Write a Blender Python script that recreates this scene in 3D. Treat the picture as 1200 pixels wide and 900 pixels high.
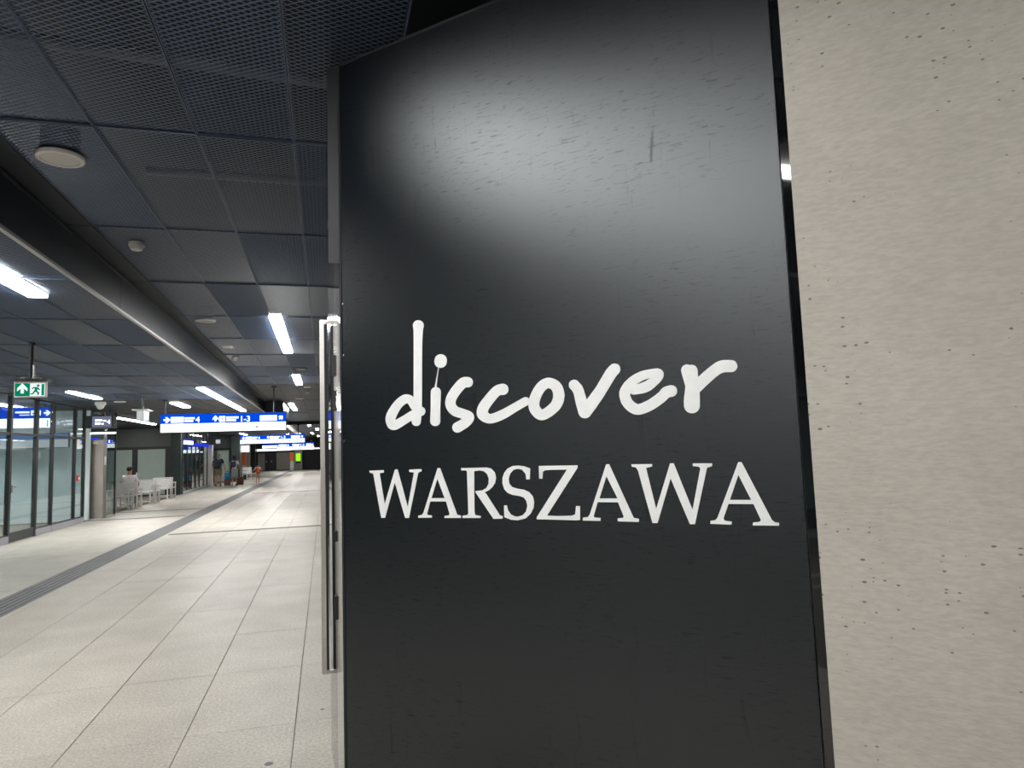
import bpy, bmesh, math, random
from mathutils import Vector, Matrix
from mathutils.geometry import tessellate_polygon

for o in list(bpy.data.objects):
    bpy.data.objects.remove(o, do_unlink=True)
SC = bpy.context.scene
COL = SC.collection
random.seed(7)
PI = math.pi
EYE = 1.565

# ------------------------------------------------------------------ camera, world, exposure
cam_data = bpy.data.cameras.new('camera')
cam_data.sensor_width = 36.0
cam_data.lens = 24.0
cam_data.clip_start = 0.05
cam_data.clip_end = 300
cam = bpy.data.objects.new('camera', cam_data)
COL.objects.link(cam)
cam.matrix_world = Matrix(((0.96427364, 0.00794345, -0.26478908, 0.0),
                           (-0.26273894, -0.09897700, -0.95977695, 0.0),
                           (-0.03383197, 0.99505802, -0.09335386, EYE),
                           (0, 0, 0, 1)))
SC.camera = cam

world = bpy.data.worlds.new('world')
SC.world = world
world.use_nodes = True
world.node_tree.nodes['Background'].inputs[0].default_value = (0.75, 0.85, 1.0, 1)
world.node_tree.nodes['Background'].inputs[1].default_value = 0.05

SC.view_settings.view_transform = 'Standard'
SC.view_settings.look = 'None'
SC.view_settings.gamma = 1.0
SC.view_settings.use_curve_mapping = False
SC.view_settings.exposure = 0.0
LUM = 53.0            # radiance of the linear ceiling lights
SC.cycles.max_bounces = 7
SC.cycles.diffuse_bounces = 4
SC.cycles.glossy_bounces = 4
SC.cycles.transparent_max_bounces = 16
SC.cycles.sample_clamp_indirect = 6.0
SC.cycles.caustics_reflective = False
SC.cycles.caustics_refractive = False


# ------------------------------------------------------------------ materials
def principled(name):
    m = bpy.data.materials.new(name)
    m.use_nodes = True
    nt = m.node_tree
    return m, nt, nt.nodes['Principled BSDF']


def simple(name, col, rough=0.5, metal=0.0, spec=0.5, noise=0.0, scale=30.0, bump=0.0):
    """A plain procedural surface: colour varied by a noise field, optional fine bump."""
    m, nt, b = principled(name)
    b.inputs['Roughness'].default_value = rough
    b.inputs['Metallic'].default_value = metal
    b.inputs['Specular IOR Level'].default_value = spec
    tc = nt.nodes.new('ShaderNodeTexCoord')
    nz = nt.nodes.new('ShaderNodeTexNoise')
    nz.inputs['Scale'].default_value = scale
    nz.inputs['Detail'].default_value = 4
    nt.links.new(tc.outputs['Object'], nz.inputs['Vector'])
    rmp = nt.nodes.new('ShaderNodeValToRGB')
    n = max(noise, 0.03)
    rmp.color_ramp.elements[0].position = 0.3
    rmp.color_ramp.elements[1].position = 0.7
    rmp.color_ramp.elements[0].color = tuple(c * (1 - n) for c in col) + (1,)
    rmp.color_ramp.elements[1].color = tuple(min(1, c * (1 + n)) for c in col) + (1,)
    nt.links.new(nz.outputs['Fac'], rmp.inputs['Fac'])
    nt.links.new(rmp.outputs['Color'], b.inputs['Base Color'])
    if bump:
        bp = nt.nodes.new('ShaderNodeBump')
        bp.inputs['Strength'].default_value = bump
        bp.inputs['Distance'].default_value = 0.004
        nt.links.new(nz.outputs['Fac'], bp.inputs['Height'])
        nt.links.new(bp.outputs['Normal'], b.inputs['Normal'])
    return m


def emit(name, col, strength):
    m = bpy.data.materials.new(name)
    m.use_nodes = True
    nt = m.node_tree
    nt.nodes.clear()
    out = nt.nodes.new('ShaderNodeOutputMaterial')
    e = nt.nodes.new('ShaderNodeEmission')
    e.inputs[0].default_value = tuple(col) + (1,)
    e.inputs[1].default_value = strength
    nt.links.new(e.outputs[0], out.inputs[0])
    return m


def glass(name, tint, ior=1.5, rough=0.0):
    """Thin architectural glass: tinted see-through plus a Fresnel mirror."""
    m = bpy.data.materials.new(name)
    m.use_nodes = True
    nt = m.node_tree
    nt.nodes.clear()
    out = nt.nodes.new('ShaderNodeOutputMaterial')
    mix = nt.nodes.new('ShaderNodeMixShader')
    tr = nt.nodes.new('ShaderNodeBsdfTransparent')
    tr.inputs[0].default_value = tuple(tint) + (1,)
    gl = nt.nodes.new('ShaderNodeBsdfGlossy')
    gl.inputs['Roughness'].default_value = rough
    fr = nt.nodes.new('ShaderNodeFresnel')
    ge = nt.nodes.new('ShaderNodeNewGeometry')      # the pane does not refract, so both faces see air-to-glass
    io = nt.nodes.new('ShaderNodeMapRange')
    io.inputs['To Min'].default_value = ior
    io.inputs['To Max'].default_value = 1.0 / ior
    nt.links.new(ge.outputs['Backfacing'], io.inputs['Value'])
    nt.links.new(io.outputs[0], fr.inputs['IOR'])
    nt.links.new(fr.outputs[0], mix.inputs[0])
    nt.links.new(tr.outputs[0], mix.inputs[1])
    nt.links.new(gl.outputs[0], mix.inputs[2])
    nt.links.new(mix.outputs[0], out.inputs[0])
    return m


def stone(name, c0, c1, per_object=0.08, rough=0.5):
    """Flamed granite: fine speckle, soft clouding, a slightly different tone for each slab."""
    m, nt, b = principled(name)
    L = nt.links.new
    geo = nt.nodes.new('ShaderNodeNewGeometry')
    n1 = nt.nodes.new('ShaderNodeTexNoise'); n1.inputs['Scale'].default_value = 60; n1.inputs['Detail'].default_value = 5; n1.inputs['Roughness'].default_value = 0.7
    n2 = nt.nodes.new('ShaderNodeTexNoise'); n2.inputs['Scale'].default_value = 2.3; n2.inputs['Detail'].default_value = 4
    L(geo.outputs['Position'], n1.inputs['Vector']); L(geo.outputs['Position'], n2.inputs['Vector'])
    r1 = nt.nodes.new('ShaderNodeValToRGB')
    r1.color_ramp.elements[0].position = 0.34; r1.color_ramp.elements[1].position = 0.66
    r1.color_ramp.elements[0].color = tuple(c0) + (1,); r1.color_ramp.elements[1].color = tuple(c1) + (1,)
    L(n1.outputs['Fac'], r1.inputs['Fac'])
    oi = nt.nodes.new('ShaderNodeObjectInfo')
    mr = nt.nodes.new('ShaderNodeMapRange')
    mr.inputs['To Min'].default_value = 1 - per_object; mr.inputs['To Max'].default_value = 1 + per_object
    L(oi.outputs['Random'], mr.inputs['Value'])
    mr2 = nt.nodes.new('ShaderNodeMapRange')
    mr2.inputs['From Min'].default_value = 0.3; mr2.inputs['From Max'].default_value = 0.7
    mr2.inputs['To Min'].default_value = 0.9; mr2.inputs['To Max'].default_value = 1.08
    L(n2.outputs['Fac'], mr2.inputs['Value'])
    mu = nt.nodes.new('ShaderNodeMath'); mu.operation = 'MULTIPLY'
    L(mr.outputs[0], mu.inputs[0]); L(mr2.outputs[0], mu.inputs[1])
    vm = nt.nodes.new('ShaderNodeVectorMath'); vm.operation = 'SCALE'
    L(r1.outputs['Color'], vm.inputs[0]); L(mu.outputs[0], vm.inputs['Scale'])
    L(vm.outputs[0], b.inputs['Base Color'])
    b.inputs['Roughness'].default_value = rough
    b.inputs['Specular IOR Level'].default_value = 0.4
    bp = nt.nodes.new('ShaderNodeBump'); bp.inputs['Strength'].default_value = 0.35; bp.inputs['Distance'].default_value = 0.004
    L(n1.outputs['Fac'], bp.inputs['Height']); L(bp.outputs['Normal'], b.inputs['Normal'])
    return m


def concrete_mat():
    """Fair-faced concrete: warm grey clouding, drag marks and small dark pits."""
    m, nt, b = principled('fair_faced_concrete')
    L = nt.links.new
    tc = nt.nodes.new('ShaderNodeTexCoord')
    mp = nt.nodes.new('ShaderNodeMapping'); mp.inputs['Scale'].default_value = (1, 1, 1)
    L(tc.outputs['Object'], mp.inputs['Vector'])
    big = nt.nodes.new('ShaderNodeTexNoise'); big.inputs['Scale'].default_value = 2.2; big.inputs['Detail'].default_value = 6; big.inputs['Roughness'].default_value = .6
    L(mp.outputs[0], big.inputs['Vector'])
    st = nt.nodes.new('ShaderNodeMapping'); st.inputs['Scale'].default_value = (34, 34, 115)
    L(tc.outputs['Object'], st.inputs['Vector'])
    drag = nt.nodes.new('ShaderNodeTexNoise'); drag.inputs['Scale'].default_value = 1.0; drag.inputs['Detail'].default_value = 3
    L(st.outputs[0], drag.inputs['Vector'])
    # pits: small voronoi cells, only where a patchy mask allows
    pm = nt.nodes.new('ShaderNodeMapping'); pm.inputs['Scale'].default_value = (36, 36, 66)
    L(tc.outputs['Object'], pm.inputs['Vector'])
    vo = nt.nodes.new('ShaderNodeTexVoronoi'); vo.inputs['Scale'].default_value = 1.0; vo.inputs['Randomness'].default_value = 1.0
    L(pm.outputs[0], vo.inputs['Vector'])
    wn = nt.nodes.new('ShaderNodeSeparateColor'); L(vo.outputs['Color'], wn.inputs[0])
    rad = nt.nodes.new('ShaderNodeMapRange')
    rad.inputs['From Min'].default_value = 0.35; rad.inputs['From Max'].default_value = 1.0
    rad.inputs['To Min'].default_value = 0.0; rad.inputs['To Max'].default_value = 0.26
    L(wn.outputs[0], rad.inputs['Value'])
    mk = nt.nodes.new('ShaderNodeTexNoise'); mk.inputs['Scale'].default_value = 3.0; mk.inputs['Detail'].default_value = 2
    L(tc.outputs['Object'], mk.inputs['Vector'])
    mkr = nt.nodes.new('ShaderNodeMapRange'); mkr.inputs['From Min'].default_value = 0.40; mkr.inputs['From Max'].default_value = 0.56
    L(mk.outputs['Fac'], mkr.inputs['Value'])
    mul = nt.nodes.new('ShaderNodeMath'); mul.operation = 'MULTIPLY'
    L(rad.outputs[0], mul.inputs[0]); L(mkr.outputs[0], mul.inputs[1])
    pit = nt.nodes.new('ShaderNodeMath'); pit.operation = 'SUBTRACT'
    L(mul.outputs[0], pit.inputs[0]); L(vo.outputs['Distance'], pit.inputs[1])
    pitm = nt.nodes.new('ShaderNodeMapRange'); pitm.inputs['From Min'].default_value = 0.0; pitm.inputs['From Max'].default_value = 0.05
    L(pit.outputs[0], pitm.inputs['Value'])
    r = nt.nodes.new('ShaderNodeValToRGB')
    r.color_ramp.elements[0].position = 0.25; r.color_ramp.elements[1].position = 0.75
    r.color_ramp.elements[0].color = (0.485, 0.458, 0.412, 1); r.color_ramp.elements[1].color = (0.58, 0.553, 0.505, 1)
    L(big.outputs['Fac'], r.inputs['Fac'])
    d2 = nt.nodes.new('ShaderNodeMapRange'); d2.inputs['From Min'].default_value = 0.3; d2.inputs['From Max'].default_value = 0.7
    d2.inputs['To Min'].default_value = 0.9; d2.inputs['To Max'].default_value = 1.06
    L(drag.outputs['Fac'], d2.inputs['Value'])
    sc = nt.nodes.new('ShaderNodeVectorMath'); sc.operation = 'SCALE'
    L(r.outputs['Color'], sc.inputs[0]); L(d2.outputs[0], sc.inputs['Scale'])
    mx = nt.nodes.new('ShaderNodeMix'); mx.data_type = 'RGBA'
    L(pitm.outputs[0], mx.inputs['Factor']); L(sc.outputs[0], mx.inputs[6]); mx.inputs[7].default_value = (0.22, 0.2, 0.17, 1)
    L(mx.outputs[2], b.inputs['Base Color'])
    b.inputs['Roughness'].default_value = 0.75
    b.inputs['Specular IOR Level'].default_value = 0.25
    hs = nt.nodes.new('ShaderNodeMath'); hs.operation = 'SUBTRACT'
    L(drag.outputs['Fac'], hs.inputs[0]); L(pitm.outputs[0], hs.inputs[1])
    bp = nt.nodes.new('ShaderNodeBump'); bp.inputs['Strength'].default_value = 0.25; bp.inputs['Distance'].default_value = 0.003
    L(hs.outputs[0], bp.inputs['Height']); L(bp.outputs['Normal'], b.inputs['Normal'])
    return m


def panel_mat():
    """Black satin sheet with dried wipe streaks: vertical runs and short cross scratches in the gloss."""
    m, nt, b = principled('black_satin_sheet')
    L = nt.links.new
    tc = nt.nodes.new('ShaderNodeTexCoord')

    def stretched(scale, detail=4, rough=.55, dist=0.0, turn=0.0):
        mp = nt.nodes.new('ShaderNodeMapping'); mp.inputs['Scale'].default_value = scale
        mp.inputs['Rotation'].default_value = (0, math.radians(turn), 0)
        L(tc.outputs['Object'], mp.inputs['Vector'])
        n = nt.nodes.new('ShaderNodeTexNoise'); n.inputs['Scale'].default_value = 1
        n.inputs['Detail'].default_value = detail; n.inputs['Roughness'].default_value = rough
        n.inputs['Distortion'].default_value = dist
        L(mp.outputs[0], n.inputs['Vector'])
        return n
    runs = stretched((24, 24, 2.4), 6, .7, .9)
    fine = stretched((70, 70, 5), 3)
    cross = stretched((17, 17, 130), 5, .7, .5, 7)
    patch = stretched((1.9, 1.9, 2.0), 3)
    cr = nt.nodes.new('ShaderNodeValToRGB')
    cr.color_ramp.elements[0].position = 0.35; cr.color_ramp.elements[0].color = (1, 1, 1, 1)
    cr.color_ramp.elements[1].position = 0.44; cr.color_ramp.elements[1].color = (0, 0, 0, 1)
    L(cross.outputs['Fac'], cr.inputs['Fac'])
    rr = nt.nodes.new('ShaderNodeValToRGB')
    rr.color_ramp.elements[0].position = 0.29; rr.color_ramp.elements[0].color = (1, 1, 1, 1)
    rr.color_ramp.elements[1].position = 0.39; rr.color_ramp.elements[1].color = (0, 0, 0, 1)
    L(runs.outputs['Fac'], rr.inputs['Fac'])
    add = nt.nodes.new('ShaderNodeMath'); add.operation = 'ADD'
    L(cr.outputs['Color'], add.inputs[0]); L(rr.outputs['Color'], add.inputs[1])
    pr = nt.nodes.new('ShaderNodeMapRange'); pr.inputs['From Min'].default_value = 0.36; pr.inputs['From Max'].default_value = 0.56
    L(patch.outputs['Fac'], pr.inputs['Value'])
    mk = nt.nodes.new('ShaderNodeMath'); mk.operation = 'MULTIPLY'
    L(add.outputs[0], mk.inputs[0]); L(pr.outputs[0], mk.inputs[1])
    nt.nodes.remove(b)
    out = nt.nodes['Material Output']
    ro = nt.nodes.new('ShaderNodeMapRange')
    ro.inputs['To Min'].default_value = 0.375; ro.inputs['To Max'].default_value = 0.46
    L(mk.outputs[0], ro.inputs['Value'])
    fr = nt.nodes.new('ShaderNodeMath'); fr.operation = 'MULTIPLY_ADD'
    L(fine.outputs['Fac'], fr.inputs[0]); fr.inputs[1].default_value = 0.04; L(ro.outputs[0], fr.inputs[2])
    df = nt.nodes.new('ShaderNodeBsdfDiffuse'); df.inputs[0].default_value = (0.005, 0.0065, 0.009, 1)
    gl = nt.nodes.new('ShaderNodeBsdfGlossy'); gl.distribution = 'BECKMANN'
    gl.inputs['Color'].default_value = (0.90, 0.96, 1.0, 1)
    L(fr.outputs[0], gl.inputs['Roughness'])
    fn = nt.nodes.new('ShaderNodeFresnel'); fn.inputs['IOR'].default_value = 1.74
    sp = nt.nodes.new('ShaderNodeMapRange'); sp.inputs['To Min'].default_value = 1.0; sp.inputs['To Max'].default_value = 0.58
    L(mk.outputs[0], sp.inputs['Value'])
    fm = nt.nodes.new('ShaderNodeMath'); fm.operation = 'MULTIPLY'
    L(fn.outputs[0], fm.inputs[0]); L(sp.outputs[0], fm.inputs[1])
    ms = nt.nodes.new('ShaderNodeMixShader')
    L(fm.outputs[0], ms.inputs[0]); L(df.outputs[0], ms.inputs[1]); L(gl.outputs[0], ms.inputs[2])
    L(ms.outputs[0], out.inputs['Surface'])
    hh = nt.nodes.new('ShaderNodeMath'); hh.operation = 'MULTIPLY_ADD'
    L(mk.outputs[0], hh.inputs[0]); hh.inputs[1].default_value = -0.35; L(runs.outputs['Fac'], hh.inputs[2])
    bp = nt.nodes.new('ShaderNodeBump'); bp.inputs['Strength'].default_value = 0.03; bp.inputs['Distance'].default_value = 0.004
    L(hh.outputs[0], bp.inputs['Height']); L(bp.outputs['Normal'], gl.inputs['Normal'])
    return m


M = dict(
    floor=stone('granite_slab', (0.36, 0.333, 0.288), (0.655, 0.612, 0.54), 0.06, 0.42),
    grout=simple('grout', (0.16, 0.145, 0.125), .9),
    tactile=stone('grey_tactile_stone', (0.12, 0.12, 0.125), (0.20, 0.20, 0.21), 0.05, 0.5),
    grooveshade=stone('groove_shade_stone', (0.04, 0.04, 0.043), (0.07, 0.07, 0.075), 0.05, 0.6),  # shade between the guide ribs put into a darker colour
    darkband=stone('dark_joint_band', (0.06, 0.058, 0.055), (0.11, 0.105, 0.10), 0.03, 0.6),
    concrete=concrete_mat(),
    panel=panel_mat(),
    letter=simple('white_vinyl', (0.92, 0.94, 0.95), .5, noise=.01),
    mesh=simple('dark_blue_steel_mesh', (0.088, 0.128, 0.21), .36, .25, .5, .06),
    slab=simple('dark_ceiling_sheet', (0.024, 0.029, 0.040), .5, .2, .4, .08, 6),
    plenum=simple('black_soffit', (0.006, 0.007, 0.009), .9),
    duct=simple('galvanised_duct', (0.10, 0.11, 0.12), .5, .6),
    fascia=simple('dark_fascia_metal', (0.018, 0.024, 0.038), .30, .25, .5, .05, 8),
    edge=simple('pale_edge_profile', (0.55, 0.55, 0.56), .4, .3),
    black=simple('black_powder_coat', (0.012, 0.014, 0.017), .45),
    blackglass=simple('black_gloss_glass', (0.004, 0.005, 0.006), .03, 0, 1.0, .02),
    darkgrey=simple('dark_grey_metal', (0.045, 0.05, 0.055), .4, .5),
    chrome=simple('polished_steel', (0.78, 0.78, 0.77), .1, 1.0, .5, .03),
    steel=simple('brushed_steel', (0.80, 0.78, 0.74), .32, 1.0, .5, .05, 60),
    portal=simple('stainless_portal', (0.42, 0.385, 0.35), .38, .85, .5, .06, 5),
    white=simple('white_plastic', (0.92, 0.91, 0.89), .45),
    speaker=simple('speaker_cloth', (0.75, 0.75, 0.73), .8, 0, .2, .05, 200),
    benchw=simple('pale_grey_bench_metal', (0.82, 0.81, 0.80), .4, .2),
    plinth=simple('grey_plinth_stone', (0.33, 0.33, 0.36), .6, noise=.08),
    frosted=simple('frosted_pale_green_glass', (0.36, 0.44, 0.40), .35, noise=.04, scale=2),
    greywall=simple('dark_grey_cladding', (0.075, 0.085, 0.085), .4, noise=.06, scale=3),
    greencol=simple('dark_green_cladding', (0.030, 0.045, 0.042), .25, noise=.1, scale=2),
    interior=simple('pale_teal_wall', (0.54, 0.64, 0.65), .6, noise=.06, scale=1.5),
    beige=simple('beige_steel_panel', (0.40, 0.37, 0.33), .45, .3, noise=.05, scale=2),
    navy=simple('navy_door_paint', (0.025, 0.03, 0.045), .4),
    clear=glass('clear_wall_glass', (0.90, 0.955, 0.96), 1.75),
    shopglass=glass('green_tinted_glass', (0.74, 0.84, 0.82), 1.6),
    lum=emit('luminaire_diffuser', (1.0, 0.98, 0.945), LUM),
    lumlow=emit('dim_luminaire_diffuser', (1.0, 0.98, 0.94), 6.0),
    sblue=emit('backlit_blue', (0.0, 0.075, 0.80), 1.0),
    swhite=emit('backlit_white', (0.92, 0.97, 1.0), 2.2),
    sglyph=emit('backlit_glyph', (0.85, 0.95, 1.0), 1.9),
    sgrey=emit('backlit_grey', (0.55, 0.58, 0.58), 1.0),
    sgreen=emit('backlit_green', (0.0, 0.22, 0.11), 1.0),
    egwhite=emit('backlit_exit_white', (0.85, 0.97, 0.92), 1.0),
    palereflect=emit('pale_sign_reflection', (0.20, 0.38, 0.75), .6),  # glow of the added sign that stands for a reflection
    sscreen=emit('grey_display_glow', (0.15, 0.16, 0.24), 1.0),
    skiosk=emit('lime_screen', (0.40, 0.95, 0.02), 1.0),
    bluebar=emit('blue_light_bar', (0.02, 0.05, 0.75), 1.0),
    orange=simple('orange_paint', (0.75, 0.14, 0.025), .5),
    red=simple('red_paint', (0.6, 0.03, 0.03), .5),
    skin=simple('skin', (0.50, 0.27, 0.18), .55),
    hair=simple('dark_hair', (0.02, 0.014, 0.011), .6),
    greyhair=simple('grey_cap_cloth', (0.42, 0.40, 0.38), .8),
    shirtw=simple('white_cotton', (0.85, 0.83, 0.81), .8),
    shirtb=simple('black_cotton', (0.015, 0.017, 0.02), .8),
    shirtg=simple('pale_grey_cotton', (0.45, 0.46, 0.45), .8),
    khaki=simple('khaki_cloth', (0.30, 0.22, 0.13), .8),
    greycloth=simple('grey_cloth', (0.25, 0.26, 0.25), .8),
    pinkcloth=simple('pale_pink_cloth', (0.55, 0.40, 0.40), .8),
    denim=simple('dark_blue_canvas', (0.035, 0.06, 0.09), .8),
    navybag=simple('navy_canvas', (0.04, 0.055, 0.11), .8),
    orangebag=simple('orange_nylon', (0.85, 0.13, 0.02), .6),
    bluebag=simple('bright_blue_nylon', (0.03, 0.33, 0.60), .6),
    maroon=simple('maroon_shell', (0.12, 0.03, 0.03), .5),
    shoe=simple('dark_shoe_leather', (0.03, 0.028, 0.027), .6),
    darkcloth=simple('black_green_canvas', (0.03, 0.035, 0.03), .8),
)


# ------------------------------------------------------------------ mesh helpers
class MB:
    """Collects simple solids; build() links them as one mesh object."""
    def __init__(s):
        s.v, s.f = [], []

    def add(s, vs, fs):
        b = len(s.v)
        s.v += [tuple(v) for v in vs]
        s.f += [tuple(i + b for i in f) for f in fs]
        return s

    def box(s, x0, x1, y0, y1, z0, z1, c=0.0):
        if c <= 0:
            vs = [(x, y, z) for x in (x0, x1) for y in (y0, y1) for z in (z0, z1)]
            return s.add(vs, [(0, 1, 3, 2), (4, 6, 7, 5), (0, 4, 5, 1), (2, 3, 7, 6), (0, 2, 6, 4), (1, 5, 7, 3)])
        bm = bmesh.new()
        bmesh.ops.create_cube(bm, size=1)
        for v in bm.verts:
            v.co = Vector(((x0 + x1) / 2 + v.co.x * (x1 - x0), (y0 + y1) / 2 + v.co.y * (y1 - y0), (z0 + z1) / 2 + v.co.z * (z1 - z0)))
        bmesh.ops.bevel(bm, geom=bm.edges[:], offset=c, segments=2, affect='EDGES')
        bm.verts.index_update()
        s.add([v.co for v in bm.verts], [[v.index for v in f.verts] for f in bm.faces])
        bm.free()
        return s

    def prism(s, pts, axis, a, b):
        """Convex or concave outline pts (2-D) pushed along an axis from a to b."""
        n = len(pts)
        def P(p, t):
            return {'x': (t, p[0], p[1]), 'y': (p[0], t, p[1]), 'z': (p[0], p[1], t)}[axis]
        tris = tessellate_polygon([[Vector((p[0], p[1], 0)) for p in pts]])
        vs = [P(p, a) for p in pts] + [P(p, b) for p in pts]
        fs = [tuple(t) for t in tris] + [tuple(i + n for i in reversed(t)) for t in tris]
        fs += [(i, (i + 1) % n, (i + 1) % n + n, i + n) for i in range(n)]
        return s.add(vs, fs)

    def tube(s, p0, p1, r0, r1=None, n=12, cap=True):
        p0, p1 = Vector(p0), Vector(p1)
        r1 = r0 if r1 is None else r1
        d = (p1 - p0).normalized()
        u = d.orthogonal().normalized(); w = d.cross(u)
        vs = []
        for p, r in ((p0, r0), (p1, r1)):
            for i in range(n):
                a = 2 * PI * i / n
                vs.append(p + (u * math.cos(a) + w * math.sin(a)) * r)
        fs = [(i, (i + 1) % n, (i + 1) % n + n, i + n) for i in range(n)]
        if cap:
            fs += [tuple(range(n))[::-1], tuple(range(n, 2 * n))]
        return s.add(vs, fs)

    def lathe(s, cx, cy, prof, n=24):
        vs, fs = [], []
        for r, z in prof:
            for i in range(n):
                a = 2 * PI * i / n
                vs.append((cx + r * math.cos(a), cy + r * math.sin(a), z))
        m = len(prof)
        for k in range(m - 1):
            for i in range(n):
                j = (i + 1) % n
                fs.append((k * n + i, k * n + j, (k + 1) * n + j, (k + 1) * n + i))
        fs += [tuple(range(n))[::-1], tuple(range((m - 1) * n, m * n))]
        return s.add(vs, fs)

    def ball(s, c, rx, ry, rz, n=14, m=9):
        vs = [(c[0], c[1], c[2] - rz)]
        for k in range(1, m):
            t = PI * k / m
            for i in range(n):
                a = 2 * PI * i / n
                vs.append((c[0] + rx * math.sin(t) * math.cos(a), c[1] + ry * math.sin(t) * math.sin(a), c[2] - rz * math.cos(t)))
        vs.append((c[0], c[1], c[2] + rz))
        fs = [(0, 1 + (i + 1) % n, 1 + i) for i in range(n)]
        for k in range(m - 2):
            for i in range(n):
                a = 1 + k * n + i; b2 = 1 + k * n + (i + 1) % n
                fs.append((a, b2, b2 + n, a + n))
        e = len(vs) - 1; q = 1 + (m - 2) * n
        fs += [(e, q + i, q + (i + 1) % n) for i in range(n)]
        return s.add(vs, fs)

    def mesh(s, name, mat, smooth=False):
        me = bpy.data.meshes.new(name)
        me.from_pydata(s.v, [], s.f)
        bm = bmesh.new(); bm.from_mesh(me)
        bmesh.ops.recalc_face_normals(bm, faces=bm.faces[:])
        bm.to_mesh(me); bm.free()
        me.materials.append(mat)
        if smooth:
            me.polygons.foreach_set('use_smooth', [True] * len(me.polygons))
        return me

    def build(s, name, mat, parent=None, smooth=False, world=True):
        """world=True: coordinates were given in world space, so take the (unrotated) parents' place off."""
        if parent is not None and world:
            off = Vector((0, 0, 0)); p = parent
            while p is not None:
                off += p.location; p = p.parent
            s.v = [tuple(Vector(v) - off) for v in s.v]
        return link(name, s.mesh(name, mat, smooth), parent)


def link(name, me, parent=None, loc=None):
    o = bpy.data.objects.new(name, me)
    COL.objects.link(o)
    if parent is not None:
        o.parent = parent
    if loc is not None:
        o.location = loc
    return o


def tag(o, label, cat, group=None, kind=None):
    if label: o['label'] = label
    if cat: o['category'] = cat
    if group: o['group'] = group
    if kind: o['kind'] = kind
    return o


def thing(name, label, cat, loc=(0, 0, 0), rotz=0.0, group=None, kind=None):
    o = bpy.data.objects.new(name, None)
    COL.objects.link(o)
    o.empty_display_size = 0.1
    o.location = loc
    o.rotation_euler = (0, 0, rotz)
    return tag(o, label, cat, group, kind)


def copy_tree(o, parent=None):
    c = o.copy(); COL.objects.link(c)
    if parent is not None: c.parent = parent
    for ch in list(o.children):
        copy_tree(ch, c)
    return c


def origin_to(o, loc):
    """Put a top-level mesh's origin at loc without moving its geometry."""
    off = Vector(loc)
    o.data.transform(Matrix.Translation(-off))
    o.location = off
    return o

# ------------------------------------------------------------------ floor
X_R, X_L = 0.05, -6.17          # storefront line on the right, glass wall line on the left
ROW0, ROWL = 4.39, 1.143
floor = MB().box(-13.0, 4.0, -14.5, 84.0, -0.25, -0.007).build('floor', M['grout'])
tag(floor, 'pale beige granite slab floor of the station concourse', 'floor', kind='structure')
tile_mesh = MB().box(-0.2977, 0.2977, -0.5692, 0.5692, -0.03, 0.0).mesh('tile', M['floor'])
bm = bmesh.new(); bm.from_mesh(tile_mesh)
bmesh.ops.bevel(bm, geom=[e for e in bm.edges if all(v.co.z > -0.001 for v in e.verts)], offset=0.0016, segments=1, affect='EDGES')
bm.to_mesh(tile_mesh); bm.free()
COLS = [-0.48 - 0.6 * k for k in range(10) if k != 5]        # column 5 carries the tactile strip
rest = MB()
for cx in COLS:
    for r in range(-4, 62):
        cy = ROW0 + (r + 0.5) * ROWL
        if 0 <= r < 26 and not (cx < -4 and r < 3):
            link('tile', tile_mesh, floor, (cx, cy, random.uniform(-0.0008, 0.0008)))
        elif cy < 82:
            rest.box(cx - .2977, cx + .2977, cy - .5692, cy + .5692, -0.03, 0.0)
for cx in (0.12, 0.72, 1.32, 1.92, 2.52):                     # towards the concrete wall, beside the camera
    for r in range(-14, 0):
        cy = ROW0 + (r + 0.5) * ROWL
        if cx + cy < 2.3:
            rest.box(cx - .2977, cx + .2977, cy - .5692, cy + .5692, -0.03, 0.0)
bt = MB().box(-0.105, 0.105, -0.5692, 0.5692, -0.03, 0.0).mesh('border_tile', M['floor'])
for r in range(-1, 26):
    link('border_tile', bt, floor, (-0.0727, ROW0 + (r + .5) * ROWL, random.uniform(-0.0008, 0.0008)))
rest.build('tile_field', M['floor'], floor)['kind'] = 'stuff'
strip = MB()
for k in (-3.735, -3.205):
    strip.box(k - .044, k + .044 - (0.02 if k > -3.5 else 0), -6, 82, -0.03, -0.0005)
strip.build('edge_strip', M['floor'], floor)
tac = MB().box(-0.225, 0.225, -0.5695, 0.5695, -0.03, -0.001)
tac_mesh = tac.mesh('tactile_tile', M['grooveshade'])
rib = MB()
for i in range(6):
    x = -0.19 + i * 0.076
    rib.prism([(x - .023, -.0012), (x + .023, -.0012), (x + .016, .0050), (x - .016, .0050)], 'y', -0.566, 0.566)
rib_mesh = rib.mesh('guide_ribs', M['tactile'])
for r in range(0, 26):
    link('guide_ribs', rib_mesh, link('tactile_tile', tac_mesh, floor, (-3.46, ROW0 + (r + .5) * ROWL, 0)))
rt = MB()
for r in range(26, 64):
    rt.box(-3.685, -3.235, ROW0 + r * ROWL + .002, ROW0 + (r + 1) * ROWL - .002, -.03, .002)
rt.build('tactile_field', M['tactile'], floor)['kind'] = 'stuff'
for (x0, x1, y, w) in ((-3.18, X_R - .06, 15.95, .2), (-6.15, -3.74, 20.95, .2), (-6.15, -3.74, 23.6, .2), (-3.0, X_R - .06, 31.5, .3), (-6.2, -3.74, 46, .3)):
    MB().box(x0, x1, y - w / 2, y + w / 2, 0.0015, 0.0035).build('joint_band', M['darkband'], floor)
# dark marks on the slabs: a worn drain plug near the wall and small chips
for (x, y, r) in ((-0.29, 3.87, .022), (-0.03, 4.55, .012)):
    MB().lathe(x, y, [(r, 0.0003), (r, 0.0012), (r * .9, 0.0016)], 16).build('round_plug', M['tactile'], floor)

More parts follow.
